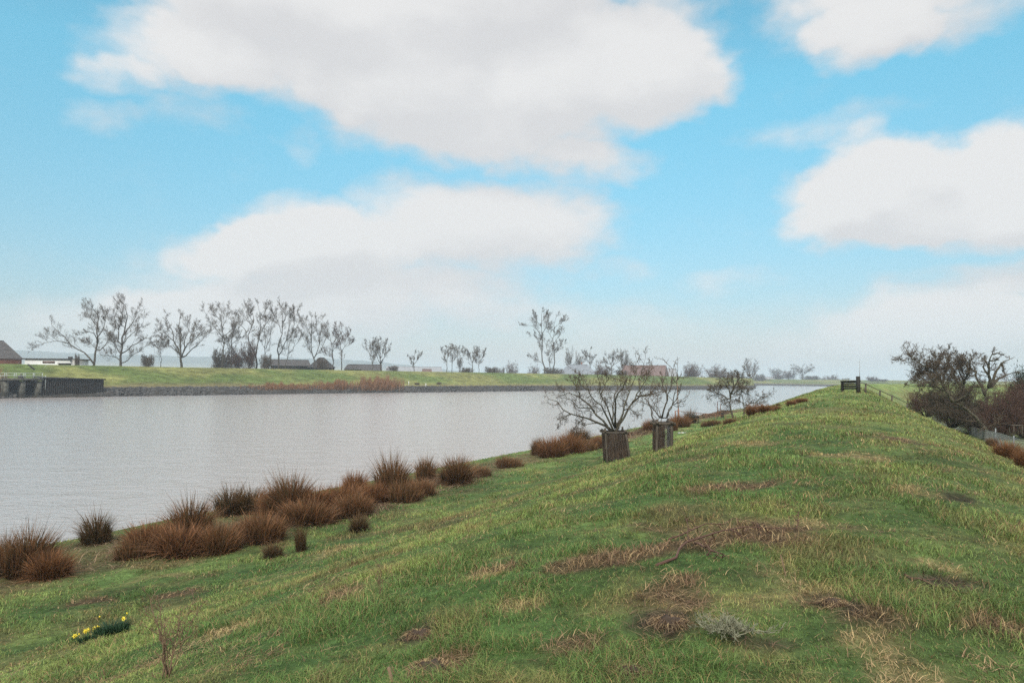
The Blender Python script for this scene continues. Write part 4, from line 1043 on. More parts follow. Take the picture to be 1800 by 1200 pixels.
# ------------------------------------------------------------------ landing stage, poles, posts at the waterside
def tube_thing(name, label, cat, pts, r, mat, group=None, sides=7):
    pts = np.array(pts, float); b = pts[0].copy(); w = MB(); w.tube(pts - b, r, sides); o = w.build(name, mat); o.location = [float(q) for q in b]
    return tag(o, label, cat, group)
Dj = 80.0
t = thing('handrail', 'rusty pipe handrail of the landing stage at the waterside', 'handrail', P(1187, 744, Dj)); b0 = P(1187, 744, Dj)
def J(px, py, D=Dj): return P(px, py, D) - b0
for px, y0, y1, r in ((1187, 746, 722, .07), (1224, 746, 725, .03), (1241, 747, 727, .03), (1258, 748, 729, .03), (1275, 749, 731, .03), (1293, 750, 731, .045)):
    w = MB(); w.tube([J(px, y0), J(px, y1)], [r, r], 6); w.build('post', M_rust, t)
w = MB(); w.tube([J(1187, 722), J(1293, 732)], [.035, .035], 6); w.build('rail', M_rust, t)
t = thing('mooring_pole', 'tall mooring pole with a red foot behind the rust brown rushes', 'pole', P(1193, 742, 79)); b0 = P(1193, 742, 79)
w = MB(); w.tube([J(1193, 742, 79), J(1192.3, 718, 79)], [.10, .09], 7); w.build('foot', M_rust, t)
w = MB(); w.tube([J(1192.3, 718, 79), J(1191, 690, 79), J(1189.5, 664, 79)], [.06, .05, .035], 6); w.build('shaft', mk('faded_red_pole', (.28, .16, .11), (.36, .24, .18), 3), t)
stick('pole', 'thin rusty pole at the end of the landing stage handrail, taller of two', 'pole', 1262, 746, 1261, 705, 82, .045, M_rust, 'two thin rusty poles')
stick('pole', 'thin rusty pole next to the dark stump post, shorter of two', 'pole', 1268, 744, 1266, 708, 83, .04, M_rust, 'two thin rusty poles')
stick('stump_post', 'short thick dark post beside the two thin rusty poles', 'post', 1270, 741, 1270, 725, 84, .22, M_darkwood)
stick('stump_post', 'short dark stake standing alone before the farthest rush clump', 'post', 1376, 719, 1375, 709, 120, .1, M_darkwood)
c0 = P(1224, 754, 72.0); c0[2] = float(HN(c0[0], c0[1]))
t = thing('feeding_table', 'small dark wooden table on one leg on the grass by the landing stage', 'table', c0)
w = MB(); w.tube([(0.2, 0, -.2), (.2, 0, .68)], [.05, .05], 7); w.build('leg', M_darkwood, t)
w = MB(); w.box((-.3, 0, .72), (1.1, .5, .12)); w.box((-.5, .05, .82), (.4, .3, .08)); w.build('table_top', M_darkwood, t)
c0 = hit(1200, 761.5)
w = MB(); w.box((0, 0, .03), (.75, .32, .04)); w.box((.1, .02, .06), (.5, .22, .02)); o = w.build('board', M_white); o.location = [float(q) for q in c0]; tag(o, 'pale flat board lying on the grass beside the slim guard', 'board')

# ------------------------------------------------------------------ wooden gate on the crest and the fences
Dg = 51.0
gb = foot(1509, 50.2); gl = foot(1481, 51.6)
t = thing('wooden_gate', 'dark wooden gate across the crest of the dike', 'gate', gb)
def GP(px, py, D=Dg): return P(px, py, D) - gb
w = MB(); a = GP(1509, 698, 50.2); w.box((a[0], a[1], .52), (.21, .2, 1.34), .2); w.build('post', M_darkwood, t)
w = MB(); a = GP(1481, 690, 51.6); w.box((a[0], a[1], a[2] + .35), (.14, .14, .95), .2); w.build('post', M_darkwood, t)
for y0, y1, m_ in ((670, 673, M_darkwood), (673.6, 676.2, M_wood), (677, 680.4, M_darkwood), (681, 684, M_darkwood)):
    w = MB(); a, b_ = GP(1478.5, (y0 + y1) / 2, 51.65), GP(1508, (y0 + y1) / 2 - .3, 50.3); w.beam(a, b_, .06, (y1 - y0) * 51 / F); w.build('board', m_, t)
w = MB(); a, b_ = GP(1478, 670.2, 51.5), GP(1512, 669, 50.1); w.beam(a, b_, .16, .09); w.build('top_rail', M_darkwood, t)
stick('pole', 'thin pale pole rising behind the wooden gate', 'pole', 1511, 676, 1511, 634, 58, .022, M_steel)
t = thing('wire_fence', 'post and wire fence running down the slope from the wooden gate', 'fence', foot(1521, 53)); b0 = foot(1521, 53)
tops, feet = [], []
for px, yt, yb, D in ((1521, 674, 687, 53), (1546, 686, 699, 57), (1567, 694.5, 713, 61), (1594, 708, 719, 66)):
    a, b_ = P(px, yb, D) - b0, P(px + 1.2, yt, D) - b0; d = nrm((a - b_)[None])[0]
    w = MB(); w.tube([a + d * .5, b_], [.075, .065], 7); w.build('post', M_wood, t); tops.append(b_); feet.append(a)
g0 = P(1511, 671, 50.4) - b0; g1b = P(1512, 684, 50.4) - b0
ends = P(1614, 716, 70) - b0
for f, nm in ((.06, 'rail'), (.55, 'wire'), (.95, 'rail')):
    line = [g0 + (g1b - g0) * f] + [a + (b_ - a) * f for a, b_ in zip(tops, feet)] + [ends]
    w = MB(); w.tube(line, .03 if nm == 'rail' else .012, 5); w.build(nm, M_wood if nm == 'rail' else M_steel, t)
M_net = mk('dull_green_netting', (.20, .215, .22), (.29, .30, .305), 4, .7)
# chain link fence along the foot of the dike
fa = [(1640, 731, 741, 74), (1667, 741, 757, 68), (1704, 750, 772, 58), (1750, 759, 792, 48), (1782, 769, 806, 43), (1822, 780, 824, 38.5)]
t = thing('chain_link_fence', 'grey chain-link garden fence along the foot of the dike', 'fence', P(1704, 772, 58)); b0 = P(1704, 772, 58)
ln_b, ln_t = [], []
for px, yt, yb, D in fa:
    a = P(px, yb, D) - b0; b_ = P(px, yt, D) - b0; ln_b.append(a); ln_t.append(b_)
for i, ((px, yt, yb, D), hgt) in enumerate(zip(fa, (1.6, 1.2, 1.9, 1.2, 1.1, 1.2))):
    a, b_ = ln_b[i], ln_t[i]; w = MB(); w.tube([a - [0, 0, .3], a + (b_ - a) * hgt], [.04, .04], 6); w.build('post', M_wood if i in (0, 2) else M_net, t)
lb, tot_ = resample(ln_b, 400); lt, _ = resample(ln_t, 400)
p0, p1 = [], []
s_ = 14
p0 += [lb[:-s_:2], lb[s_::2][:len(lb[:-s_:2])]]; p1 += [lt[s_::2][:len(lb[:-s_:2])], lt[:-s_:2]]
v, f = tubes(np.concatenate(p0), np.concatenate(p1), .009, .009, 3)
mesh_np('netting', v, [f], M_net, None, t)
for ln in (lt[::20], (lt * .5 + lb * .5)[::20]): w = MB(); w.tube(ln, .012, 5); w.build('wire', M_steel, t)
# garden furniture glimpsed through the hedge
b0 = P(1786, 764, 50)
t = thing('garden_table', 'pale topped garden table half hidden behind the mesh fence', 'table', b0)
w = MB(); a = P(1786, 747, 50) - b0; w.box((0, 0, a[2]), (.75, .5, .05)); w.build('table_top', M_wood, t)
for sx in (-1, 1):
    for sy in (-1, 1): w = MB(); w.tube([(sx * .3, sy * .2, -.1), (sx * .3, sy * .2, a[2] - .03)], [.035, .035], 6); w.build('leg', M_wood, t)

# ------------------------------------------------------------------ rush clumps of the near shore
def rush(seed, n, h, rad, rust):
    g = np.random.default_rng(seed)
    a = g.random(n) * 6.283; r = rad * np.sqrt(g.random(n)) * .62
    b = np.stack([np.cos(a) * r, np.sin(a) * r, np.full(n, -.04)], 1)
    up = h * (.30 + .75 * g.random(n) ** .8) * (1.08 - .35 * (r / rad / .62) ** 2); out_ = (r / rad * .55 + .30 * g.random(n) ** 2) * h
    k_ = g.random(n) < .22                                  # stalks that have fallen outwards
    up = np.where(k_, up * .45, up); out_ = np.where(k_, out_ * 1.5 + .15 * h, out_)
    up = np.where(g.random(n) < .10, up * 1.28, up)
    a2 = a + g.normal(0, .7, n)
    lean = np.stack([np.cos(a2) * out_, np.sin(a2) * out_, 0 * a], 1)
    mixr = np.clip(g.normal(rust, .25, n), 0, 1)
    c1 = np.array([.040, .042, .020]) * (1 - mixr[:, None]) + np.array([.095, .044, .022]) * mixr[:, None]
    c2 = np.array([.085, .075, .040]) * (1 - mixr[:, None]) + np.array([.30, .135, .058]) * mixr[:, None]
    k = (.55 + .8 * g.random(n))[:, None]
    return blades(b, up, lean, .011 + .011 * g.random(n), c1 * k, c2 * k, g, .15)
RUSHP = {}
for kind, n, h, rad, rust in (('tall', 1300, 1.0, .55, .6), ('wide', 1600, .75, .75, .75), ('dark', 900, 1.0, .5, .35), ('low', 1200, .45, .7, .6), ('rust', 1500, .8, .6, .95)):
    RUSHP[kind] = (rush(len(RUSHP) + 50, n, h, rad, rust), h, rad)
RG = 'rush tussocks lining the near shore'
RM = {}
def rush_at(kind, px, base, top, wpx, label):
    p = hit(px, base); D = p[1]; (v, q, t, c), h, rad = RUSHP[kind]
    if kind not in RM:
        o = mesh_np('rush_clump', v, [q, t], M_rush, c); RM[kind] = o.data
    else:
        o = bpy.data.objects.new('rush_clump', RM[kind]); COL.objects.link(o)
    o.location = [float(x_) for x_ in p]
    sz = max((base - top) * D / F / (h * .90), .2); sx = wpx * D / F / (2 * rad * .78)
    o.rotation_euler = (0, 0, random.Random(px * 7 + base).uniform(0, 6.28)); rq = random.Random(px * 3 + base * 11); o.scale = (sx * rq.uniform(.85, 1.25), sx * rq.uniform(.8, 1.1), sz * rq.uniform(.95, 1.15))
    o.rotation_euler.x = rq.uniform(-.16, .16); o.rotation_euler.y = rq.uniform(-.2, .2)      # blown over this way and that
    return tag(o, label, 'rushes', RG)
for a in [
    ('tall', 8, 1010, 945, 60, 'dark rush clump cut by the picture edge, nearest the lower corner'),
    ('tall', 45, 1012, 938, 72, 'tall spiky rush clump second from the lower corner'),
    ('rust', 88, 1016, 968, 70, 'lower rusty rush clump next to the matted dead reeds'),
    ('dark', 171, 953, 903, 46, 'dark green solitary rush tussock standing apart near the water'),
    ('rust', 262, 968, 918, 80, 'orange bushy rush clump leaning towards the solitary tussock'),
    ('low', 238, 980, 948, 70, 'flattened brown clump at the near end of the main rush bank'),
    ('tall', 334, 952, 882, 70, 'upright rush clump rising above the orange bushy one'),
    ('rust', 318, 972, 925, 90, 'wide rusty clump below the upright rush clump'),
    ('wide', 385, 968, 920, 78, 'brown rush clump on the landward edge below the isolated dark one'),
    ('dark', 408, 903, 856, 52, 'dark flat-topped rush clump at the very water edge'),
    ('dark', 442, 901, 854, 46, 'dark rush clump touching the flat-topped one at the water edge'),
    ('wide', 458, 950, 902, 96, 'low brown tangle between the water edge pair and the grass'),
    ('tall', 510, 905, 842, 70, 'tall rusty dome, start of the long unbroken rush bank'),
    ('rust', 480, 906, 858, 50, 'rusty clump on the shoulder of the tall dome'),
    ('rust', 555, 902, 852, 70, 'bright rust clump right behind the tall dome'),
    ('rust', 600, 896, 848, 70, 'rust clump in the middle of the long unbroken rush bank'),
    ('wide', 540, 920, 880, 90, 'dark skirted clump at the landward foot of the long rush bank'),
    ('wide', 620, 905, 866, 80, 'brown clump at the landward foot past the middle of the rush bank'),
    ('rust', 622, 868, 830, 46, 'wind bent tan clump leaning out over the water'),
    ('tall', 690, 872, 806, 62, 'tall fan shaped rush clump standing up against the water'),
    ('rust', 655, 882, 845, 56, 'rusty clump before the tall fan shaped one'),
    ('low', 712, 880, 846, 70, 'brown flattened clump beneath the tall fan shaped one'),
    ('tall', 748, 846, 808, 40, 'thin spiky clump past the tall fan shaped one'),
    ('wide', 740, 872, 842, 64, 'pale brown tangle on the landward side of the thin spiky clump'),
    ('tall', 802, 850, 808, 50, 'dark rusty clump at the end of the long rush bank'),
    ('low', 842, 838, 818, 60, 'low brown tangle trailing off from the end of the rush bank'),
    ('low', 896, 820, 803, 56, 'low dead clump on the bare stretch of shore'),
    ('tall', 945, 800, 774, 22, 'small dark spike clump starting the second rush bank'),
    ('rust', 970, 803, 770, 46, 'rust brown clump in the second rush bank'),
    ('rust', 1000, 797, 764, 44, 'reddish clump in the middle of the second rush bank'),
    ('dark', 1018, 775, 750, 30, 'dark round clump by the water behind the second rush bank'),
    ('low', 1030, 792, 772, 44, 'low rusty clump just before the big tapered guard'),
    ('rust', 1052, 788, 764, 26, 'rusty clump hidden against the big tapered guard'),
    ('rust', 1145, 756, 738, 24, 'reddish clump behind the slim tree guard'),
    ('rust', 1196, 751, 728, 36, 'rust clump at the foot of the mooring pole'),
    ('dark', 1213, 744, 722, 20, 'dark green clump beside the handrail'),
    ('rust', 1184, 757, 736, 16, 'narrow brown clump touching the slim tree guard'),
    ('low', 1250, 748, 737, 46, 'grey brown brush under the handrail'),
    ('low', 1284, 744, 735, 30, 'low brown brush at the foot of the larger riverside tree'),
    ('rust', 1324, 729, 710, 24, 'dark brown dome next to the thin forked tree'),
    ('rust', 1345, 726, 710, 26, 'brown dome in the middle of the far rush row'),
    ('low', 1362, 722, 712, 24, 'flat brown clump ending the far rush row'),
    ('dark', 1368, 715, 708, 8, 'tiny dark tuft by the short stake'),
    ('rust', 1391, 712, 702, 20, 'reddish mound of rushes at the dike shoulder'),
    ('rust', 1408, 708, 700, 18, 'last reddish mound of rushes before the shore is hidden'),
    ('dark', 480, 978, 950, 30, 'thin green sprouting tuft below the rush bank'),
    ('dark', 530, 968, 925, 18, 'narrow dark stalk tuft below the rush bank'),
    ('dark', 630, 932, 898, 36, 'thin olive tuft at the edge of the mown grass'),
    ('rust', 1772, 806, 776, 44, 'rust coloured bramble clump at the mesh fence'),
    ('low', 1745, 784, 768, 26, 'small rusty clump higher along the mesh fence'),
    ('rust', 1803, 824, 790, 34, 'brown clump at the mesh fence, cut by the picture edge')]:
    rush_at(*a)

# ------------------------------------------------------------------ small things on the grass in front
def weed(name, label, px, base, top, seed, nst, wpx, mat_c=(.16, .10, .065), stalk=.004):
    g = np.random.default_rng(seed); p = hit(px, base); D = p[1]; h = (base - top) * D / F; w = wpx * D / F
    t = thing(name, label, 'weed', p, 'dry weeds on the dike slope')
    lm = []
    for i in range(nst):
        dx = g.uniform(-.5, .5) * w; dy = g.uniform(-.3, .3) * w; hh = h * g.uniform(.65, 1.0)
        lm.append((stalk * g.uniform(.8, 1.3), np.array([[0, 0, -.03], [dx * .35, dy * .3, hh * .4], [dx * .7, dy * .7, hh * .75], [dx, dy, hh]]) + np.r_[g.normal(size=2) * .02, 0]))
    tree_meshes(lm, t, [dict(c=6, tmin=.3, ratio=.22, spread=.9, up=.3, curl=.3, r=stalk * .5, rr=.6, K=4), dict(c=4, tmin=.3, ratio=.4, spread=.9, up=.1, curl=.4, r=stalk * .4, rr=.7, K=3)], (M_wd, M_wd), g, ('stem', 'sprays'))
    return t
M_wd = mk('dry_stems', (.13, .08, .05), (.24, .16, .10), 10, .9)
weed('dry_weed', 'tall brown dried weed with many side stalks on the lower slope', 292, 1192, 1050, 1, 9, 110, stalk=.006)
weed('dry_weed', 'thin pale dried weed halfway along the slope', 668, 1052, 975, 2, 4, 50, stalk=.003)
weed('dry_weed', 'small dried stalk near the daffodils', 345, 1120, 1085, 3, 3, 26, stalk=.003)
def daffodils(label, px, base, top, wpx, nl, nf, seed, fspread):
    g = np.random.default_rng(seed); p = hit(px, base); D = p[1]; h = (base - top) * D / F; w = wpx * D / F
    t = thing('daffodil_clump', label, 'daffodils', p, 'daffodils on the slope')
    a = g.random(nl) * 6.283; r = w / 2 * np.sqrt(g.random(nl)) * .8; x_ = np.cos(a) * r; y_ = np.sin(a) * r * .7
    z_ = HN(x_ + p[0], y_ + p[1]) - p[2]
    up = h * (.5 + .5 * g.random(nl)); lean = np.stack([np.cos(a), np.sin(a), 0 * a], 1) * (up * (.2 + .4 * g.random(nl)))[:, None]
    c = np.array([.035, .075, .038]) * (.6 + .8 * g.random(nl))[:, None]
    v, q, tt_, cc_ = blades(np.stack([x_, y_, z_ - .02], 1), up, lean, .012 + .008 * g.random(nl), c, None, g, .3)
    mesh_np('leaves', v, [q, tt_], M_leaf, cc_, t)
    for i in range(nf):
        fx, fy = g.uniform(-.5, .5) * fspread * w, g.uniform(-.3, .3) * w; z0 = float(HN(fx + p[0], fy + p[1])) - p[2]
        c0 = np.array([fx, fy, z0 + h * g.uniform(.75, 1.05)]); w_ = MB(); az = g.uniform(0, 6.28)
        w_.tube([[fx, fy, z0 - .02], c0 - [0, 0, .02]], .004, 4); so_ = w_.build('flower_stem', M_stem, t)
        f = MB(); face = nrm(np.array([[math.cos(az), math.sin(az) - .7, .35]]))[0]; s1 = nrm(np.cross(face, [0, 0, 1.])[None])[0]; s2 = np.cross(s1, face)
        for k in range(6):
            an = k / 6 * 6.283; d = s1 * math.cos(an) + s2 * math.sin(an); e = s1 * -math.sin(an) + s2 * math.cos(an)
            f.add([c0, c0 + d * .022 + e * .012 + face * .003, c0 + d * .042, c0 + d * .022 - e * .012 + face * .003], [[0, 1, 2, 3]])
        f.tube([c0, c0 + face * .022], [.009, .014], 8, False); f.build('flower', M_yel, t)
    return t
M_yel = mk('yellow_petals', (.75, .60, .04), (.80, .66, .10), 30, .6); M_stem = mk('green_stems', (.05, .10, .03), (.07, .13, .04), 10)
daffodils('big dark green daffodil clump with a few pale buds', 196, 1118, 1082, 62, 420, 3, 1, .9)
daffodils('row of low daffodils with open yellow flowers', 152, 1126, 1106, 44, 140, 12, 2, .95)
# cut branch lying on the crest
def branch(label, pts, r0, seed, lift, lv, name='cut_branch', mats=None):
    g = np.random.default_rng(seed); q = [hit(*p) + np.array([0, 0, l]) for p, l in zip(pts, lift)]; b = q[0].copy()
    t = thing(name, label, 'branch', b); q = np.array(q) - b
    tree_meshes([(r0, q)], t, lv, mats or (M_twigr, M_twigr), g, ('stem', 'twigs'))
    return t
FL = [dict(c=7, tmin=.25, ratio=.22, spread=1.0, up=-.02, curl=.2, r=.006, rr=.5), dict(c=5, tmin=.2, ratio=.45, spread=.9, up=-.06, curl=.2, r=.004, rr=.6, K=4)]
branch('long curved cut branch with side twigs lying over the brown patch', [(1152, 998), (1185, 980), (1212, 964), (1245, 948), (1290, 941), (1340, 938), (1400, 935)], .015, 3, [.0, .05, .09, .12, .12, .08, .05], FL)
branch('short forked cut branch below the long curved one', [(1222, 962), (1245, 973), (1270, 984)], .013, 4, [.06, .07, .02], FL)
branch('thin twiggy cut branch above the long curved one', [(1175, 950), (1240, 930), (1310, 918), (1380, 930)], .009, 5, [.03, .06, .06, .03], FL)
branch('bare dark stick lying in the grass away from the brush pile', [(1590, 1012), (1640, 1030), (1700, 1052)], .012, 6, [.02, .02, .02], FL[:1])
# silver grey dried shrub
p = hit(1290, 1122); g = np.random.default_rng(8)
t = thing('silver_shrub', 'silver grey dried shrub lying flat below the brown patch', 'shrub', p)
lm = []
for i in range(24):
    a = g.uniform(-.5, 3.6) if i % 2 else g.uniform(0, 6.28); r = g.uniform(.06, .21); d = np.array([math.cos(a), math.sin(a) * .8, 0]); e = d * r * 1.25
    z1 = float(HN(p[0] + e[0], p[1] + e[1])) - p[2]
    lm.append((.004, np.array([[0, 0, .01], d * r * .5 + [0, 0, .07 + z1 * .4], e + [0, 0, .08 * g.random() + z1 + .02]])))
M_silver = mk('silver_stems', (.17, .17, .11), (.30, .29, .20), 14, .9)
tree_meshes(lm, t, [dict(c=9, tmin=.2, ratio=.30, spread=.9, up=.25, curl=.2, r=.0026, rr=.5, K=4), dict(c=5, tmin=.2, ratio=.5, spread=.8, up=.2, curl=.2, r=.0022, rr=.6, K=3)], (M_silver, M_silver), g, ('stems', 'sprigs'))
# earth clods with dead grass roots
for px, py, wpx, lab in ((738, 1112, 46, 'dark upturned clod with a torn brown edge on the mid slope'), (760, 1186, 80, 'broad brown clod with dead grass at the bottom edge'), (1108, 1188, 60, 'brown dead tussock clod on the lower edge under the bare patch'),
                         (1466, 1066, 40, 'small black clod beside the straw coloured strip'), (1180, 1100, 60, 'dark wet clod at the lower end of the bare patch')):
    p = hit(px, py); D = p[1]; s = wpx * D / F / 2; g = np.random.default_rng(px)
    t = thing('earth_clod', lab, 'clod', p, 'upturned clods on the dike')
    th = np.linspace(0, 6.283, 19)[:-1]; v = [[0, 0, s * .42]]; fcs = []
    for k, (rr, zz) in enumerate(((.45, .38), (.8, .2), (1.05, -.12))):
        for a in th:
            q_ = rr * (1 + g.normal() * .13); v.append([math.cos(a) * q_ * s, math.sin(a) * q_ * s * .75, zz * s * (1 + g.normal() * .22)])
    w = MB(); tri = [[0, 1 + i, 1 + (i + 1) % 18] for i in range(18)]
    qd = [[1 + k * 18 + i, 1 + (k + 1) * 18 + i, 1 + (k + 1) * 18 + (i + 1) % 18, 1 + k * 18 + (i + 1) % 18] for k in range(2) for i in range(18)]
    w.add(v, tri, qd); w.build('earth', M_clod, t, smooth=True)
    n = 260; a = g.random(n) * 6.283; r = s * (.4 + .7 * g.random(n)); b = np.stack([np.cos(a) * r, np.sin(a) * r * .75, s * .40 - r * .36], 1)
    ln = s * (.25 + .5 * g.random(n)); lean = np.stack([np.cos(a) * ln, np.sin(a) * ln, 0 * a], 1)
    c = (BROWN * 1.2 + (STRAW - BROWN) * (g.random(n) ** 1.5)[:, None]) * (.6 + .6 * g.random(n))[:, None]
    v_, q_, t_, c_ = blades(b, s * (.1 + .3 * g.random(n)), lean, .004 + .003 * g.random(n), c, None, g, .5)
    mesh_np('dead_grass', v_, [q_, t_], M_straw, c_, t)
stick('stub', 'pale cut stem stub sticking out of the grass at the bottom edge', 'stub', 690, 1199, 683, 1172, float(hit(690, 1199)[1]), .012, M_wd)
stick('stalk', 'straw coloured upright stalk beside the straw strip', 'stalk', 1379, 1002, 1372, 974, float(hit(1379, 1002)[1]), .006, M_wd)
# ------------------------------------------------------------------ sky, sun, air
SUN_AZ, SUN_EL = R(-172), R(42)      # the sun stands behind the camera, veiled by cloud
wd = bpy.data.worlds.new('World'); S.world = wd; wd.use_nodes = True
nt = wd.node_tree; nt.nodes.clear(); L = nt.links.new
CLOUDS = [  # centre x, y and reach in the photograph's pixels (turned into compass direction and elevation), weight
    (330, 95, 200, 75, 1), (200, 125, 85, 40, .6), (560, 60, 320, 150, 1.1), (820, 110, 330, 160, 1.2), (1070, 140, 230, 115, 1.2), (1180, 110, 130, 120, .8),
    (760, 200, 260, 90, .7), (880, 255, 230, 45, .5), (620, -120, 500, 180, 1.2), (1000, -110, 420, 190, 1.2), (420, -40, 260, 100, .9),
    (195, 205, 75, 40, .42), (330, 195, 120, 50, .4), (525, 250, 55, 35, .38), (1060, 285, 130, 38, .7), (960, 265, 160, 40, .45),
    (520, 395, 130, 70, 1.0), (410, 440, 130, 55, .7), (560, 430, 180, 60, .7), (760, 370, 190, 85, .8), (900, 380, 190, 95, .7), (1010, 390, 130, 80, .5),
    (700, 455, 380, 90, .75), (430, 505, 300, 80, .65), (250, 575, 300, 75, .7), (480, 570, 300, 75, .7), (760, 530, 280, 60, .5),
    (1480, 20, 170, 70, .7), (1530, 65, 130, 70, 1.0), (1660, 20, 180, 80, .8), (1600, -100, 330, 120, 1.0),
    (1530, 300, 130, 85, 1.1), (1450, 360, 120, 85, .8), (1650, 330, 260, 100, 1.1), (1800, 290, 160, 100, 1.0), (1520, 405, 190, 50, .7), (1720, 390, 240, 60, .9), (1900, 340, 200, 130, 1),
    (1720, 535, 250, 75, .7), (1620, 570, 230, 70, .6), (1790, 480, 130, 40, .5), (1850, 590, 250, 70, .8), (1500, 600, 220, 50, .4),
    (1280, 492, 110, 28, .5), (1420, 222, 190, 38, .5), (1090, 478, 70, 32, .42), (1020, 560, 260, 30, .2),
    (900, 570, 950, 60, .28), (1200, 615, 500, 50, .18),
    (-300, 300, 330, 160, .9), (-350, 60, 260, 120, .9), (2300, 100, 280, 160, .9)]
def azel(px, py):
    d = ray(px, py); return math.atan2(d[0], d[1]), math.asin(d[2])
grp = bpy.data.node_groups.new('cloud_cover', 'ShaderNodeTree')
grp.interface.new_socket('Vector', in_out='INPUT', socket_type='NodeSocketVector')
grp.interface.new_socket('Cover', in_out='OUTPUT', socket_type='NodeSocketFloat')
gi = grp.nodes.new('NodeGroupInput'); go = grp.nodes.new('NodeGroupOutput'); GL = grp.links.new
def gmath(op, a, b=None, c=None, clamp=False):
    n = grp.nodes.new('ShaderNodeMath'); n.operation = op; n.use_clamp = clamp
    for i, x in enumerate((a, b, c)):
        if x is None: continue
        if isinstance(x, (int, float)): n.inputs[i].default_value = x
        else: GL(x, n.inputs[i])
    return n.outputs[0]
def gnoise(scale, detail, vec, rough=.55):
    n = grp.nodes.new('ShaderNodeTexNoise'); n.inputs['Scale'].default_value = scale; n.inputs['Detail'].default_value = detail
    n.inputs['Roughness'].default_value = rough; GL(vec, n.inputs['Vector']); return n
def gvec(op, a, b):
    n = grp.nodes.new('ShaderNodeVectorMath'); n.operation = op
    for i, x in enumerate((a, b)):
        if isinstance(x, tuple): n.inputs[i].default_value = x
        else: GL(x, n.inputs[i])
    return n
vin = gi.outputs[0]
st = gvec('MULTIPLY', vin, (1, 1.5, 1)).outputs[0]
w1 = gnoise(7, 3, st); w2 = gnoise(28, 4, st)
d1 = gvec('MULTIPLY', gvec('SUBTRACT', w1.outputs['Color'], (.5, .5, .5)).outputs[0], (.10, .06, 0)).outputs[0]
d2 = gvec('MULTIPLY', gvec('SUBTRACT', w2.outputs['Color'], (.5, .5, .5)).outputs[0], (.03, .022, 0)).outputs[0]
pv = gvec('ADD', gvec('ADD', vin, d1).outputs[0], d2).outputs[0]
tot = None
for px, py, rx, ry, wg in CLOUDS:
    a0, e0 = azel(px, py); a1, _ = azel(px + rx, py); a2, _ = azel(px - rx, py)
    _, e1 = azel(px, py - ry); _, e2 = azel(px, py + ry)
    ra = abs(a1 - a2) / 2 * 1.04; re = abs(e1 - e2) / 2 * 1.04
    s_ = gvec('SUBTRACT', pv, (a0, e0, 0)).outputs[0]
    s_ = gvec('MULTIPLY', s_, (1 / ra, 1 / re, 0)).outputs[0]
    dt = grp.nodes.new('ShaderNodeVectorMath'); dt.operation = 'DOT_PRODUCT'; GL(s_, dt.inputs[0]); GL(s_, dt.inputs[1])
    m_ = gmath('MAXIMUM', gmath('MULTIPLY_ADD', dt.outputs['Value'], -wg, wg), 0)
    tot = m_ if tot is None else gmath('ADD', tot, m_)
# beyond the pictured part of the sky: scattered cloud by noise
sep = grp.nodes.new('ShaderNodeSeparateXYZ'); GL(vin, sep.inputs[0])
outside = gmath('GREATER_THAN', gmath('ABSOLUTE', sep.outputs[0]), .85)
high = gmath('GREATER_THAN', sep.outputs[1], .62)
far_ = gmath('MAXIMUM', outside, high)
wn = gnoise(3.2, 5, st)
extra = gmath('MULTIPLY', far_, gmath('MAXIMUM', gmath('MULTIPLY_ADD', wn.outputs['Fac'], 5, -1.6), 0))
tot = gmath('ADD', tot, extra)
fine = gnoise(17, 7, st, .6)
tot = gmath('ADD', tot, gmath('MULTIPLY_ADD', fine.outputs['Fac'], .75, -.375))
GL(tot, go.inputs[0])

tc = N(nt, 'ShaderNodeTexCoord'); nv = N(nt, 'ShaderNodeVectorMath', operation='NORMALIZE'); L(tc.outputs['Generated'], nv.inputs[0])
sp = N(nt, 'ShaderNodeSeparateXYZ'); L(nv.outputs[0], sp.inputs[0])
def wmath(op, a, b=None, c=None, clamp=False):
    n = nt.nodes.new('ShaderNodeMath'); n.operation = op; n.use_clamp = clamp
    for i, x in enumerate((a, b, c)):
        if x is None: continue
        if isinstance(x, (int, float)): n.inputs[i].default_value = x
        else: L(x, n.inputs[i])
    return n.outputs[0]
azn = wmath('ARCTAN2', sp.outputs[0], sp.outputs[1]); eln = wmath('ARCSINE', sp.outputs[2])
cv = N(nt, 'ShaderNodeCombineXYZ'); L(azn, cv.inputs[0]); L(eln, cv.inputs[1])
g1 = nt.nodes.new('ShaderNodeGroup'); g1.node_tree = grp; L(cv.outputs[0], g1.inputs[0])
of = N(nt, 'ShaderNodeVectorMath', operation='ADD'); of.inputs[1].default_value = (-.03, .055, 0); L(cv.outputs[0], of.inputs[0])
g2 = nt.nodes.new('ShaderNodeGroup'); g2.node_tree = grp; L(of.outputs[0], g2.inputs[0])
def mrange(x, a, b_, c_, d, t='SMOOTHSTEP'):
    n = N(nt, 'ShaderNodeMapRange'); n.interpolation_type = t
    L(x, n.inputs[0])
    for i, q in enumerate((a, b_, c_, d)): n.inputs[i + 1].default_value = q
    return n.outputs[0]
cover = mrange(g1.outputs[0], .0, 1.05, 0, 1)
lit = mrange(wmath('SUBTRACT', g1.outputs[0], g2.outputs[0]), -.8, .8, 0, 1)
thick = mrange(g1.outputs[0], .3, 1.4, 0, 1)
CG = 11.6
sky = N(nt, 'ShaderNodeTexSky'); sky.sky_type = 'NISHITA'; sky.sun_disc = False
sky.sun_elevation = SUN_EL; sky.sun_rotation = SUN_AZ; sky.air_density = 1.0; sky.dust_density = .6; sky.ozone_density = 1.0
tint = N(nt, 'ShaderNodeMix', data_type='RGBA', blend_type='MULTIPLY'); tint.inputs[0].default_value = 1
L(sky.outputs[0], tint.inputs[6]); 
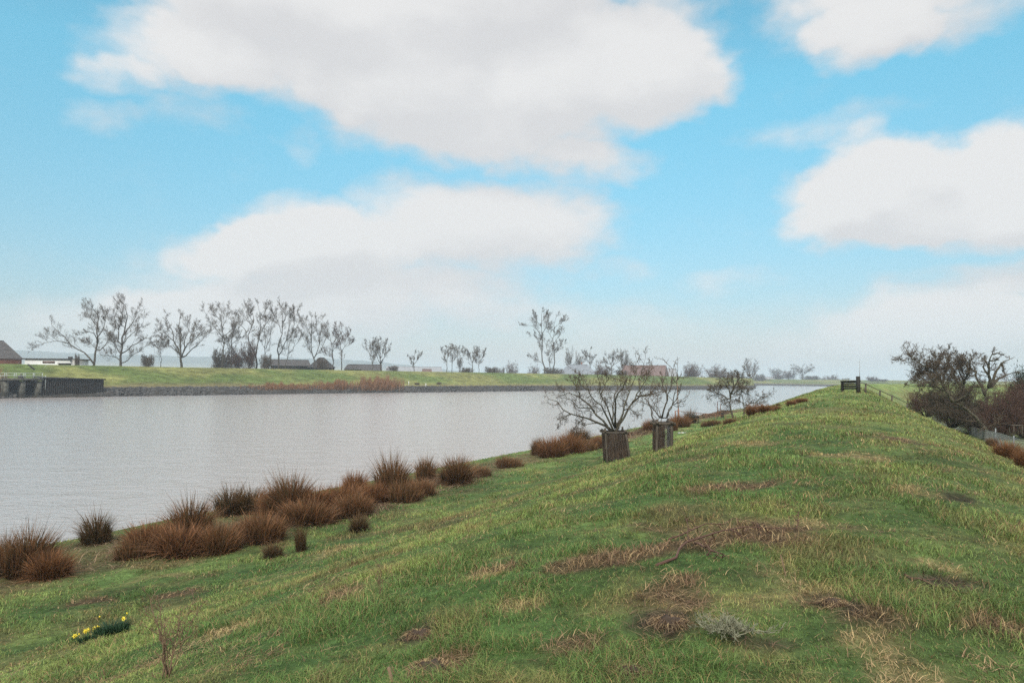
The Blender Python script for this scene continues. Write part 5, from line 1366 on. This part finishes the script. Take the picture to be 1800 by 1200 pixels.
tr = N(nt, 'ShaderNodeMix', data_type='RGBA'); L(mrange(eln, .0, .40, 0, 1, 'LINEAR'), tr.inputs[0])
tr.inputs[6].default_value = (.98, .76, .91, 1); tr.inputs[7].default_value = (1.32, 2.80, 2.42, 1); L(tr.outputs[2], tint.inputs[7])
cc = N(nt, 'ShaderNodeMix', data_type='RGBA'); L(lit, cc.inputs[0])
cc.inputs[6].default_value = (.73 * CG, .72 * CG, .725 * CG, 1); cc.inputs[7].default_value = (.86 * CG, .845 * CG, .835 * CG, 1)
mx = N(nt, 'ShaderNodeMix', data_type='RGBA')
L(wmath('MULTIPLY', cover, mrange(eln, -.02, .10, .55, .97)), mx.inputs[0])
L(tint.outputs[2], mx.inputs[6]); L(cc.outputs[2], mx.inputs[7])
zen = N(nt, 'ShaderNodeVectorMath', operation='SCALE'); L(mx.outputs[2], zen.inputs[0]); L(mrange(eln, .52, 1.0, 1, 2.4), zen.inputs['Scale'])   # whole sky above the view brightened, added to light the ground
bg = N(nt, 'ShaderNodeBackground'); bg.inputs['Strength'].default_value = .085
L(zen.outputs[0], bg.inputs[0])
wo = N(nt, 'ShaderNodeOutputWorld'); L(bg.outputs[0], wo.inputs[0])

sl = bpy.data.lights.new('sun', 'SUN'); sl.energy = 3.1; sl.angle = R(14); sl.color = (1, .91, .80)
so = bpy.data.objects.new('sun', sl); COL.objects.link(so)
sd = Vector((math.sin(SUN_AZ) * math.cos(SUN_EL), math.cos(SUN_AZ) * math.cos(SUN_EL), math.sin(SUN_EL)))
so.rotation_euler = sd.to_track_quat('Z', 'Y').to_euler()

# the moist air: one even volume round everything
HAZE = True
if HAZE:
    m, nt, out = new_mat('moist_air')
    pv_ = N(nt, 'ShaderNodeVolumePrincipled'); pv_.inputs['Density'].default_value = .00037
    pv_.inputs['Color'].default_value = (.70, .80, .90, 1); pv_.inputs['Anisotropy'].default_value = 0.0
    nt.links.new(pv_.outputs[0], out.inputs['Volume'])
    q = MB(); q.box((0, 3500, 68.5), (26000, 25000, 143)); 
    tag(q.build('haze', m), 'pale moist air over the marsh', 'haze', kind='stuff')

S.render.engine = 'CYCLES'
S.cycles.use_denoising = False
try: S.cycles.denoiser = 'OPENIMAGEDENOISE'
except Exception: pass
S.cycles.use_adaptive_sampling = False
S.cycles.max_bounces = 6; S.cycles.diffuse_bounces = 3; S.cycles.glossy_bounces = 3; S.cycles.transmission_bounces = 2
S.cycles.transparent_max_bounces = 8; S.cycles.volume_bounces = 2
S.view_settings.view_transform = 'Standard'; S.view_settings.look = 'None'
S.view_settings.exposure = 0.0; S.view_settings.gamma = 1.0
